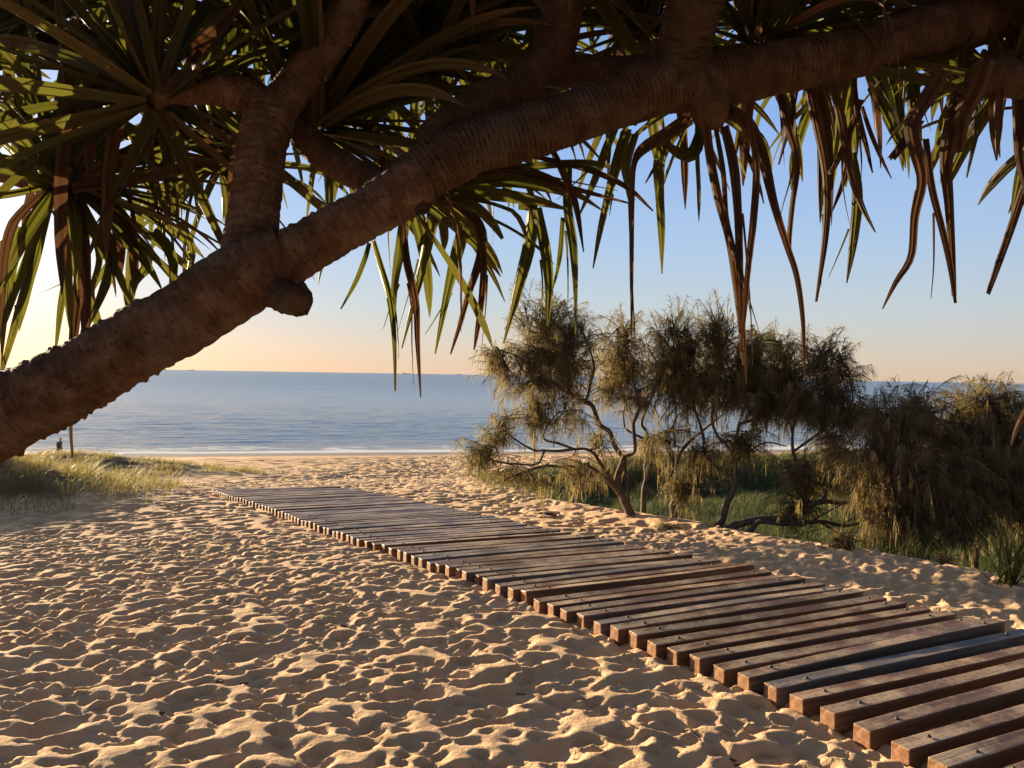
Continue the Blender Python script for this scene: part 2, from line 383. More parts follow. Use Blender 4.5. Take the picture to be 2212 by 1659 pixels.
ends = np.vstack([np.stack([np.interp(ss, fl, far[:, 0]), np.interp(ss, fl, far[:, 1])], 1), near])
dstep = (near[-1] - near[-6]) / 5
ends = np.vstack([ends] + [near[-1] + dstep * k for k in range(1, 6)])
BL = 2.3
NB = len(ends)
kk = np.linspace(0, 1, NB)
bang = np.radians(np.interp(kk, [0, 0.2, 0.5, 0.8, 1.0], [29.5, 29, 27.5, 26.5, 25.5]))
bdir = np.stack([np.cos(bang), np.sin(bang)], 1)
rights = ends + bdir * BL
def board_uv(x, y):              # (along-walk inside?, distance across from left end)
    pd = unit(ends[-1] - ends[0])
    s_ax = (x - ends[0][0]) * pd[0] + (y - ends[0][1]) * pd[1]
    sL = (ends - ends[0]) @ pd
    o = np.argsort(sL)
    lx = np.interp(s_ax, sL[o], ends[o, 0]); ly = np.interp(s_ax, sL[o], ends[o, 1])
    a = np.interp(s_ax, sL[o], bang[o])
    nx, ny = -pd[1], pd[0]       # across, towards the right
    v = -( (x - lx) * -nx + (y - ly) * -ny)
    wv = BL * np.abs(np.cos(a) * nx + np.sin(a) * ny)
    return s_ax, sL.max(), v, wv
sgn_test = board_uv(np.array([rights[20][0]]), np.array([rights[20][1]]))[2][0]
SG = 1 if sgn_test > 0 else -1

def axis(lo, hi, fine_lo, fine_hi, h, g):
    a = list(np.arange(fine_lo, fine_hi, h)); x, s = a[-1], h
    while x < hi: s *= g; x += s; a.append(x)
    b = []; x, s = fine_lo, h
    while x > lo: s *= g; x -= s; b.append(x)
    return np.array(b[::-1] + a)
gx = axis(-420, 420, -6.2, 5.2, 0.0215, 1.055)
ya = list(np.arange(2.0, 5.0, 0.0175)); yy = ya[-1]
while yy < 320:
    yy += max(0.0175, 0.0036 * yy) if yy < 110 else 0.05 * yy
    ya.append(yy)
yb = []; yy, st = 2.0, 0.02
while yy > -260: st *= 1.09; yy -= st; yb.append(yy)
gy = np.array(yb[::-1] + ya)
X, Y = np.meshgrid(gx, gy)
E_ = edge_dist(X, Y)
Z = ground(X, Y)
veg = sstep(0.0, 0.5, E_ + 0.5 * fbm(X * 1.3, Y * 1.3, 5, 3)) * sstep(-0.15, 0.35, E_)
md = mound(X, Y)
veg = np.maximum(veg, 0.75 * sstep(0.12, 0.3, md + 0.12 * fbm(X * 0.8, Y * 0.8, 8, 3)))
q_ = qof(X, Y)
sax, smax, vac, wac = board_uv(X, Y); vac = vac * SG
inb = sstep(-0.15, 0.05, sax) * sstep(-0.02, 0.06, vac) * (1 - sstep(-0.02, 0.08, vac - wac))
# scallops left by feet and wind: overlapping bowls, cusped where they meet
D = 0.02 + 0.02 * fbm(X * 1.1, Y * 1.1, 3, 3)
def stamp(cx, cy, a, b, th, dep):
    R = max(a, b) * 1.5
    i0, i1 = np.searchsorted(gx, (cx - R, cx + R)); j0, j1 = np.searchsorted(gy, (cy - R, cy + R))
    if i1 - i0 < 2 or j1 - j0 < 2: return
    x = X[j0:j1, i0:i1] - cx; y = Y[j0:j1, i0:i1] - cy
    c_, s_ = math.cos(th), math.sin(th)
    r2 = ((x * c_ + y * s_) / a) ** 2 + ((-x * s_ + y * c_) / b) ** 2
    np.minimum(D[j0:j1, i0:i1], -dep + (dep + 0.022) * r2, out=D[j0:j1, i0:i1])
def scatter(n, x0, x1, y0, y1, size, depth):
    for _ in range(n):
        a = size * random.uniform(0.6, 1.35); k = random.uniform(0.5, 0.85)
        th = random.gauss(math.radians(15), 0.5)
        stamp(random.uniform(x0, x1), random.uniform(y0, y1), a, a * k, th, depth * random.uniform(0.2, 1.25) * a / size)
scatter(14500, -6.5, 5.5, 1.8, 9.5, 0.064, 0.025)
scatter(480, -6.5, 5.5, 1.8, 9.5, 0.125, 0.038)
scatter(7500, -13, 6, 9.5, 22, 0.110, 0.050)
scatter(11000, -22, 12, 22, 48, 0.25, 0.12)
scatter(7000, -50, 30, 44, 76, 0.48, 0.19)
for _ in range(1):
    Dp = np.pad(D, 1, 'edge')
    D = 0.8 * D + 0.05 * (Dp[:-2, 1:-1] + Dp[2:, 1:-1] + Dp[1:-1, :-2] + Dp[1:-1, 2:])
D = D + 0.010 * fbm(X * 9, Y * 9, 31, 4)
calm = 1 - sstep(70, 76, q_)                      # smooth wet beach by the water
lee = sstep(0.02, 0.12, md) * (1 - sstep(0.3, 0.5, md))
D = D * (1 - 0.6 * lee) * calm * (1 - 0.75 * veg)
D = np.where(Y < 1.0, D * 0.5, D)
Z = Z + D * (1 - inb)
farw = sstep(smax * 0.55, smax * 0.15, sax) if False else (1 - sstep(smax * 0.2, smax * 0.62, sax))
rip = 0.013 * np.sin(42 * (X * 0.9 + Y * 0.42) + 5 * fbm(X * 2, Y * 2, 77, 2)) + 0.035 * fbm(X * 3.2, Y * 3.2, 21, 3)
Z = Z + inb * (-0.028 + rip + 0.028 * farw)
endl = np.exp(-((vac + 0.06) / 0.12) ** 2) * sstep(-0.1, 0.1, sax)
Z = Z - 0.02 * endl
wet = sstep(73.5, 77.5, q_ + 2.5 * fbm(X * 0.06, Y * 0.06, 4, 2))
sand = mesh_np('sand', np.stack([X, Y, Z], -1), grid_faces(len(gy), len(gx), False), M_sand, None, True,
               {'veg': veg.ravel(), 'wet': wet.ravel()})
tag(sand, 'pale golden beach sand trodden into soft hollows around the timber walkway', kind='structure')
def gz(x, y):                    # height of the finished sand
    i = int(np.clip(np.searchsorted(gx, x), 1, len(gx) - 1)); j = int(np.clip(np.searchsorted(gy, y), 1, len(gy) - 1))
    tx = (x - gx[i - 1]) / (gx[i] - gx[i - 1]); ty = (y - gy[j - 1]) / (gy[j] - gy[j - 1])
    return float((Z[j - 1, i - 1] * (1 - tx) + Z[j - 1, i] * tx) * (1 - ty) + (Z[j, i - 1] * (1 - tx) + Z[j, i] * tx) * ty)
def gzv(x, y):
    i = np.clip(np.searchsorted(gx, x), 1, len(gx) - 1); j = np.clip(np.searchsorted(gy, y), 1, len(gy) - 1)
    tx = (x - gx[i - 1]) / (gx[i] - gx[i - 1]); ty = (y - gy[j - 1]) / (gy[j] - gy[j - 1])
    return (Z[j - 1, i - 1] * (1 - tx) + Z[j - 1, i] * tx) * (1 - ty) + (Z[j, i - 1] * (1 - tx) + Z[j, i] * tx) * ty

# ------------------------------------------------------------------ sea
qs = list(np.arange(72, 130, 0.3)); v = qs[-1]; st = 0.3
while v < 60000:
    st *= 1.03; v += st; qs.append(v)
qs = np.array(qs)
us = axis(-60000, 60000, -90, 90, 1.2, 1.06)
U, Q = np.meshgrid(us, qs); SX = U; SY = Q + 0.23 * U
ampl = sstep(82, 100, Q) * (1 - sstep(260, 600, Q))
sw = np.sin(Q * 2 * math.pi / 9.0 + 2.2 * vnoise(U * 0.02, Q * 0.02, 6) * 6 + 0.02 * U)
hz = ampl * (0.025 * np.sign(sw) * np.abs(sw) ** 1.5 * (0.5 + 1.2 * (vnoise(U * 0.018, Q * 0.05, 9) + 0.5)) + 0.14 * fbm(U * 0.2, Q * 0.55, 12, 4))
# low swash and one small breaking line
brk = np.exp(-((Q - 88 - 3 * vnoise(U * 0.03, U * 0.0, 3)) / 0.9) ** 2) * sstep(0.02, 0.25, vnoise(U * 0.045, U * 0 + 3, 8) + 0.12)
hz = hz + 0.22 * brk
edge_w = 82.6 + 2.0 * vnoise(U * 0.05, U * 0 + 1, 14) + 1.0 * vnoise(U * 0.2, U * 0 + 2, 15)
hz = hz + 0.03 * sstep(edge_w - 1, edge_w + 1.5, Q) - 0.02
foam = 0.75 * np.exp(-((Q - edge_w - 1.4) / 1.0) ** 2) + 0.5 * (sstep(82, 83, Q) * (1 - sstep(88, 97, Q))) + 0.75 * brk
sea = mesh_np('sea', np.stack([SX, SY, SEA + hz ], -1), grid_faces(len(qs), len(us), False), M_sea, None, True, {'foam': foam.ravel(), 'chop': (0.10 + 0.28 * sstep(4.6, 7.0, np.log(np.maximum(Q, 10)))).ravel()})
tag(sea, 'calm blue sea with small ripples reaching to the horizon', kind='structure')

# ------------------------------------------------------------------ boardwalk
bw = thing('boardwalk', 'low walkway of dark weathered timber sleepers laid across the sand', 'boardwalk', (*ends[NB // 2], gz(*ends[NB // 2])))
import bmesh
def beam_mesh(i):
    bm = bmesh.new(); bmesh.ops.create_cube(bm, size=1)
    W_, H_ = 0.094 + random.uniform(-.004, .004), 0.10
    for v_ in bm.verts: v_.co = Vector(((v_.co.x + 0.5) * BL, v_.co.y * W_, (v_.co.z - 0.5) * H_))
    bmesh.ops.bevel(bm, geom=list(bm.edges), offset=0.0055, segments=2, affect='EDGES', profile=0.6)
    es = [e for e in bm.edges if abs(e.verts[0].co.x - e.verts[1].co.x) > 1]
    bmesh.ops.subdivide_edges(bm, edges=es, cuts=14)
    a, p_ = random.uniform(.002, .006), random.uniform(0, 9)
    for v_ in bm.verts:
        v_.co.z += a * math.sin(v_.co.x * 1.7 + p_) + random.uniform(-.0008, .0008)
        v_.co.y += a * math.sin(v_.co.x * 1.1 + p_ * 2) + random.uniform(-.0008, .0008)
    me = bpy.data.meshes.new('timber_sleeper'); bm.to_mesh(me); bm.free(); me.materials.append(M_wood)
    return me
protos = [beam_mesh(i) for i in range(7)]
bm = bmesh.new()
bmesh.ops.create_cone(bm, cap_ends=True, segments=14, radius1=0.010, radius2=0.007, depth=0.007)
bmesh.ops.translate(bm, verts=bm.verts, vec=(0, 0, 0.004))
ret = bmesh.ops.create_cone(bm, cap_ends=True, segments=14, radius1=0.014, radius2=0.013, depth=0.003)
bolt_me = bpy.data.meshes.new('bolt'); bm.to_mesh(bolt_me); bm.free(); bolt_me.materials.append(M_steel)
for i in range(NB):
    e = ends[i] + 0.012 * rng.normal(size=2) * (i > 30) * 0.4
    far_k = i / NB
    zl = float(base(np.array(e[0]), np.array(e[1]))) + TOPOFF + random.gauss(0, 0.006)
    rr = e + bdir[i] * BL
    zr = float(base(np.array(rr[0]), np.array(rr[1]))) + TOPOFF + random.gauss(0, 0.008)
    zr = zl + np.clip(zr - zl, -0.06, 0.06)
    o = bpy.data.objects.new('timber_sleeper', protos[i % 7]); COL.objects.link(o)
    if i == 0: zl += 0.03; zr += 0.03
    # near face of the sleeper meets the digitised corner: shift by half a width away from the camera
    nv = np.array([-bdir[i][1], bdir[i][0]]) * 0.0
    o.location = (e[0] + nv[0], e[1] + nv[1], zl)
    o.rotation_euler = (random.gauss(0, 0.035), -math.atan2(zr - zl, BL), bang[i] + random.gauss(0, 0.006))
    o.parent = bw; o.matrix_parent_inverse = Matrix.Translation(-Vector(bw.location))
    if i > NB - 58:
        for fx in (0.24 + random.uniform(-.05, .03), BL - 0.2 + random.uniform(-.05, .05)):
            b = bpy.data.objects.new('bolt', bolt_me); COL.objects.link(b); b.parent = o
            b.location = (fx, random.uniform(-.008, .012), 0.004)

# ------------------------------------------------------------------ pandanus tree arching over the view
FOOT = np.array([-3.9, 1.4, gz(-3.9, 1.4) - 0.15])
pt = thing('pandanus_tree', 'large pandanus tree arching overhead with a thick leaning trunk and drooping strap leaves', 'tree', tuple(FOOT))
def px4(l):                      # (x, y, depth, half-width in photo pixels) -> x, y, z, r
    return [(*P(x, y, d), h / F * d) for x, y, d, h in l]
def bark_disp(ring, amp, knobs, seed, L=4.0, knobh=0.009):
    rg = np.random.default_rng(seed)
    ks = rg.uniform(0, L, knobs); kt = rg.uniform(0, 2 * math.pi, knobs); kh = rg.uniform(0.35, 1.0, knobs) * knobh
    kr = rg.uniform(0.0045, 0.0085, knobs)
    def f(s, th, R):
        wob = 0.012 * vnoise(s * 9 + 0 * th, np.sin(th) * 1.5 + 0 * s, seed + 1)
        ph = (s + wob) / ring
        irr = 0.4 + 1.2 * (vnoise(s * 26 + 0 * th, np.cos(th) * 2.2 + 0 * s, seed) + 0.5)
        d = amp * irr * (1 - 2 * np.abs((ph % 1.0) - 0.5)) ** 3 * -1
        d = d + 0.006 * fbm(s * 12 + 0 * th, np.cos(th) * 1.6 + 3 * np.sin(th) * 0.5 + 0 * s, seed + 3, 4) + 0.007 * vnoise(s * 3 + 0 * th, np.sin(th) + 0 * s, seed + 5)
        s1 = s[:, 0]; t1 = th[0]
        for a, b, h, r in zip(ks, kt, kh, kr):
            i0, i1 = np.searchsorted(s1, (a - 2.5 * r, a + 2.5 * r))
            if i1 <= i0: continue
            Rm = R[min(i0, len(R) - 1), 0]
            dt = (t1 - b + math.pi) % (2 * math.pi) - math.pi
            jj = np.where(np.abs(dt) * Rm < 2.5 * r)[0]
            if len(jj) == 0: continue
            g = np.exp(-(((s1[i0:i1, None] - a) / r) ** 2 + (dt[None, jj] * Rm / r) ** 2))
            d[i0:i1][:, jj] = np.maximum(d[i0:i1][:, jj], -1); d[np.ix_(range(i0, i1), jj)] += h * g
        return d
    return f
tb = Buf()
trunk = [(*FOOT, 0.17), (*(FOOT * [1, 1, 1] + [0.55, 0.15, 0.45]), 0.14)] + px4([(-420, 1120, 2.02, 90), (-200, 1015, 2.05, 92), (0, 901, 2.08, 86), (156, 823, 2.10, 77), (300, 740, 2.12, 78), (400, 688, 2.14, 77), (490, 625, 2.16, 80), (560, 580, 2.18, 78), (620, 553, 2.19, 66)])
tube(tb, trunk, 150, 0.0045, disp=bark_disp(0.05, 0.003, 1900, 5, 3.6, 0.009))
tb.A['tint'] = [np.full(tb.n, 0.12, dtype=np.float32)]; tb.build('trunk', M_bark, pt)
def limb(name, l, nseg=96, step=0.005, ring=0.013, amp=0.005, knobs=150, seed=1, **k):
    b = Buf(); tube(b, px4(l), nseg, step, disp=bark_disp(ring, amp, knobs, seed, 2.5, 0.006), **k); return b.build(name, M_bark, pt)
limb('limb', [(560, 590, 2.18, 66), (640, 548, 2.19, 60), (700, 514, 2.20, 56), (800, 457, 2.21, 54), (880, 412, 2.22, 57), (915, 392, 2.23, 50)], ring=0.03, amp=0.003, knobs=800, seed=2, nseg=120)
limb('limb', [(870, 405, 2.25, 58), (950, 352, 2.25, 60), (1027, 316, 2.26, 57), (1130, 288, 2.28, 57), (1205, 265, 2.29, 56), (1285, 234, 2.31, 56), (1363, 205, 2.33, 60), (1442, 182, 2.35, 62), (1560, 168, 2.38, 60), (1660, 150, 2.40, 55), (1790, 125, 2.43, 54), (1930, 92, 2.46, 56), (2020, 68, 2.48, 58), (2130, 40, 2.5, 52), (2330, -20, 2.55, 46)], seed=3, knobs=420, nseg=120, ring=0.0145, amp=0.009, tint=0.45)  # upper limb: shade put into the bark colour by tint, likewise branches below
limb('branch', [(535, 600, 2.18, 62), (540, 520, 2.2, 58), (552, 430, 2.22, 54), (562, 335, 2.25, 53), (580, 255, 2.3, 54), (590, 225, 2.32, 40)], seed=4, ring=0.025, amp=0.004, knobs=420)
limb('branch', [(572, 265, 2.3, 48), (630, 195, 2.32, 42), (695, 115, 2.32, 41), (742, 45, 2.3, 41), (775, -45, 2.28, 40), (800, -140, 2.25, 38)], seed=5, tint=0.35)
limb('branch', [(575, 250, 2.31, 40), (540, 215, 2.3, 40), (490, 198, 2.26, 37), (430, 190, 2.22, 35), (375, 190, 2.18, 36), (325, 200, 2.14, 36)], seed=6, knobs=60)
limb('branch', [(640, 268, 2.50, 24), (655, 292, 2.48, 33), (690, 330, 2.46, 33), (735, 358, 2.43, 32), (800, 392, 2.38, 32), (870, 420, 2.3, 32)], seed=7, knobs=90)
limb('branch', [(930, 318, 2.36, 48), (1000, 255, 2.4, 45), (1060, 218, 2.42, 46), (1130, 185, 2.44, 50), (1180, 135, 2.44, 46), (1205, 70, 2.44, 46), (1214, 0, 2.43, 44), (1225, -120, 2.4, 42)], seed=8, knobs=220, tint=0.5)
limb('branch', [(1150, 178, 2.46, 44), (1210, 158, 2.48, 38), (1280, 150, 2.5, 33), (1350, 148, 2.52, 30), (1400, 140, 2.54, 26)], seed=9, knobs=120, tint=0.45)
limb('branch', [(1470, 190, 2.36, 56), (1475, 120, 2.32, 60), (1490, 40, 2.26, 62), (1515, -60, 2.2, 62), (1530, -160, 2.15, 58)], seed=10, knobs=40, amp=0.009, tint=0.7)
limb('branch', [(-160, 330, 2.75, 30), (-60, 350, 2.72, 29), (20, 368, 2.68, 29), (90, 385, 2.64, 30), (165, 400, 2.6, 34)], seed=12, knobs=30)
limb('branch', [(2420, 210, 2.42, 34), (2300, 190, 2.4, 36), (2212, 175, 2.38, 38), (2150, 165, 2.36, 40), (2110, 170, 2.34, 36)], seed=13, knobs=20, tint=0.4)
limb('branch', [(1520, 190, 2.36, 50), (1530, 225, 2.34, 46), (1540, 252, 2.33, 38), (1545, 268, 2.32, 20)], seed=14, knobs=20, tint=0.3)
# sawn-off stub and rotten collar
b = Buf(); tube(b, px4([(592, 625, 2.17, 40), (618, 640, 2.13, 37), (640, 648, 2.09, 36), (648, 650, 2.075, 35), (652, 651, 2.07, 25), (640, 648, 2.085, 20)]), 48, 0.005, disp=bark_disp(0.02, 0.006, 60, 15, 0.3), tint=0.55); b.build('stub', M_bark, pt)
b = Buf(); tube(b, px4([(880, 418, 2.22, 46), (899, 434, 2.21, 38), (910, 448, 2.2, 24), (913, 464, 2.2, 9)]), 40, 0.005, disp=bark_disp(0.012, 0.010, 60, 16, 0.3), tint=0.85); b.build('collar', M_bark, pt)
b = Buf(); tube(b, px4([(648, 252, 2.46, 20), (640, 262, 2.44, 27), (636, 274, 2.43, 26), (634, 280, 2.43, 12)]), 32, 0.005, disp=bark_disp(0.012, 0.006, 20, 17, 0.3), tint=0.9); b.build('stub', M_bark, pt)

def leaf(buf, c, wd, side0, twist=0.0, fold=0.16, tint=0.5, nseg=None):
    """c: (n,3) centre line, wd: (n,) widths, M-folded strap"""
    n = len(c); t = unit(np.gradient(c, axis=0))
    s = np.asarray(side0, float); out = np.zeros((n, 5, 3))
    for i in range(n):
        s = s - t[i] * (s @ t[i]); s = s / max(np.linalg.norm(s), 1e-6)
        nb = np.cross(t[i], s)
        a = twist * i / max(n - 1, 1); sa = math.cos(a) * s + math.sin(a) * nb; na = np.cross(t[i], sa)
        h = wd[i] * 0.5
        for j, (o, z) in enumerate(((-1, 0.0), (-0.5, 0.55), (0, -0.35), (0.5, 0.55), (1, 0.0))):
            out[i, j] = c[i] + sa * o * h + na * z * fold * 2 * h
    buf.add(out.reshape(-1, 3), grid_faces(n, 5, False), tint, np.tile([-1, -.5, 0, .5, 1], n) + 7.3 * tint, np.repeat(np.linspace(0, 1, n), 5))
def strap(buf, p0, d0, length, width, droop=1.4, kink=None, tint=0.5, side=None, twist=None, n=15):
    d = np.array(d0, float); d /= np.linalg.norm(d); c = [np.array(p0, float)]; st = length / (n - 1)
    wv = rng.normal(size=3) * 0.05
    for i in range(1, n):
        t = i / (n - 1)
        g = droop * (t ** 1.5) * 0.22
        if kink and t > kink: g = 0.62
        d = d + np.array([0, 0, -1]) * g + wv * 0.3; d /= np.linalg.norm(d); c.append(c[-1] + d * st)
    t = np.linspace(0, 1, n)
    wd = width * np.clip(1.25 - 0.55 * t, 0, 1.05) * np.clip((1 - t) * 5.5, 0.05, 1) ** 0.7
    if side is None:
        side = np.cross(d0, [0, 0, 1]); side = side / max(np.linalg.norm(side), 1e-6) + rng.normal(size=3) * 0.25
    leaf(buf, np.array(c), wd, side, rng.normal() * 0.6 if twist is None else twist, 0.16 + 0.14 * rng.random(), tint)
def rosette(name, cx, cy, d, axis, n, ang=(15, 100), length=(0.75, 1.15), width=(0.036, 0.056), dead=0.12, droop=1.1, kink=0.25, deaddroop=3.0):
    """a whorl of strap leaves round a branch tip"""
    c = P(cx, cy, d) if d else np.array(cx); a = unit(np.array(axis, float)); e1 = unit(np.cross(a, [0.1, 0.3, 0.9])); e2 = np.cross(a, e1)
    g, dd = Buf(), Buf()
    for i in range(n):
        k = i / n; th = math.radians(ang[0] + (ang[1] - ang[0]) * k ** 0.8 + rng.normal() * 5); ph = i * 2.39996 + rng.normal() * 0.15
        dr = a * math.cos(th) + (e1 * math.cos(ph) + e2 * math.sin(ph)) * math.sin(th)
        p0 = c + dr * 0.03 - a * (0.10 * k - 0.02)
        isd = rng.random() < dead * (0.4 + 1.6 * k)
        L_ = rng.uniform(*length) * (0.75 + 0.4 * k if k < 0.6 else 1.0)
        if isd: strap(dd, p0, dr, L_, rng.uniform(*width) * 0.9, deaddroop, rng.uniform(0.1, 0.6), rng.random())
        else: strap(g, p0, dr, L_, rng.uniform(*width), droop, rng.uniform(0.45, 0.9) if rng.random() < kink else None, rng.random())
    if g.n: g.build('leaf_rosette', M_leaf, pt, False)
    if dd.n: dd.build('dead_leaves', M_dead, pt, False)
R_ = lambda x, y, z: rt * x + fw * z + np.array([0, 0, 1.0]) * y   # right, up, away
rosette('a', 165, 398, 2.6, R_(0.75, 0.0, 0.15), 80, (10, 112), (0.5, 0.72), droop=0.35, kink=0.12, width=(0.032, 0.05))
rosette('b', 326, 194, 2.17, R_(-0.5, 0.65, 0.5), 58, (8, 84), (0.6, 0.9), droop=0.35, dead=0.04, kink=0.05)
rosette('c', 60, 60, 2.9, R_(0.2, 0.5, -0.1), 62, (8, 105), (0.8, 1.2), dead=0.02, kink=0.1)
rosette('c', 230, -20, 3.2, R_(0.2, 0.5, -0.1), 62, (8, 105), (0.8, 1.2), dead=0.02, kink=0.1)
rosette('d', 705, 250, 2.6, R_(0.35, 0.75, 0.25), 70, (8, 88), (0.65, 1.0), droop=0.5, kink=0.15, dead=0.05)
rosette('e', 905, 420, 2.5, R_(0.75, -0.02, 0.55), 14, (10, 62), (0.42, 0.6), droop=0.6, kink=0.2, dead=0.0)
rosette('b', 2435, 205, 2.42, R_(0.6, 0.4, 0.2), 44, (10, 100), (0.5, 0.8), droop=0.6)
rosette('b', 2350, -30, 2.56, R_(0.8, 0.4, 0.1), 50, (10, 100), (0.6, 0.9), droop=0.6)
rosette('f', 1510, 220, 2.55, R_(0.2, -0.1, 0.9), 12, (40, 90), (0.3, 0.42), droop=0.8, kink=0.3, dead=0.0)
rosette('g', 2150, 150, 2.5, R_(-0.4, 0.3, 0.5), 22, (20, 85), (0.35, 0.5), droop=0.8, kink=0.2, dead=0.2)
rosette('h', 1220, -130, 2.6, R_(0.0, 0.7, 0.2), 70, (10, 110), (0.7, 0.95), droop=0.7, kink=0.1, dead=0.0)
rosette('i', 1660, 70, 2.5, R_(0.45, 0.8, 0.15), 52, (8, 80), (0.6, 0.9), droop=0.4, dead=0.15, kink=0.05)
rosette('j', 2130, -40, 2.45, R_(0.3, 0.5, 0.1), 56, (8, 100), (0.6, 0.9), droop=0.6, kink=0.05, dead=0.0)
rosette('k', 1830, 60, 3.0, R_(0.1, 0.5, 0.4), 60, (15, 112), (0.45, 0.65), droop=0.9, kink=0.35, dead=0.0)
rosette('l', 880, -70, 2.9, R_(0.1, 0.6, 0.1), 90, (8, 115), (0.8, 1.1), droop=0.6, kink=0.1, dead=0.0)
rosette('m', 520, -60, 2.8, R_(-0.1, 0.5, 0.1), 90, (8, 115), (0.8, 1.15), droop=0.6, kink=0.1, dead=0.0)
rosette('n', 1560, -160, 2.6, R_(0.1, 0.6, 0.0), 70, (8, 110), (0.7, 1.0), droop=0.6, kink=0.05, dead=0.0)
rosette('o', -120, 160, 2.9, R_(0.3, 0.5, 0.1), 44, (8, 100), (0.6, 0.9), droop=0.4, kink=0.0, dead=0.04)
rosette('p', 1060, 40, 3.3, R_(0.0, 0.6, 0.2), 80, (8, 110), (0.6, 0.85), droop=0.6, kink=0.1, dead=0.0)
rosette('q', 1950, -120, 2.9, R_(0.0, 0.6, 0.0), 70, (8, 110), (0.7, 0.95), droop=0.6, kink=0.05, dead=0.0)
rosette('r', 470, 330, 3.4, R_(-0.2, 0.4, 0.2), 70, (8, 105), (0.6, 0.9), droop=0.6, kink=0.1, dead=0.03)

rosette('s', 300, -620, 1.9, R_(0.1, 1, 0.1), 60, (10, 95), (0.6, 0.9), droop=0.3, kink=0.0, dead=0.0)  # this and the next two: unseen overhead crowns added to shade the limbs
rosette('t', 1000, -700, 1.7, R_(0.1, 1, -0.2), 60, (10, 95), (0.6, 0.9), droop=0.3, kink=0.0, dead=0.0)
rosette('u', 1750, -640, 1.9, R_(0.1, 1, 0.1), 60, (10, 95), (0.6, 0.9), droop=0.3, kink=0.0, dead=0.0)
rosette('v', 700, -330, 2.9, R_(0.1, 1, 0.1), 70, (10, 100), (0.7, 1.0), droop=0.5, kink=0.0, dead=0.0)
rosette('w', 1500, -330, 3.0, R_(0.1, 1, 0.1), 70, (10, 100), (0.7, 1.0), droop=0.5, kink=0.0, dead=0.0)

rosette('x', 930, 120, 2.75, R_(0.1, 0.9, 0.3), 60, (8, 95), (0.6, 0.85), droop=0.35, kink=0.05, dead=0.05)
rosette('y', 720, 60, 3.0, R_(0.2, 0.8, 0.3), 80, (8, 110), (0.7, 0.95), droop=0.4, kink=0.05, dead=0.05)
rosette('z', 1400, 40, 2.9, R_(0.1, 0.8, 0.3), 70, (8, 105), (0.55, 0.8), droop=0.4, kink=0.05, dead=0.05)

for cc_ in ((-1.9, -0.9, 1.0), (-0.4, -1.5, 1.3), (1.2, -1.2, 1.1), (2.4, -0.2, 1.4), (0.2, -0.4, 1.9), (-1.2, 0.2, 1.9), (1.5, 0.4, 1.9)):  # unseen crowns added behind the camera to block sky light from the limbs
    rosette('behind', cc_, 0, 0, (0.1, -0.3, 1), 56, (10, 112), (0.7, 1.1), droop=0.5, kink=0.0, dead=0.0, width=(0.05, 0.07))

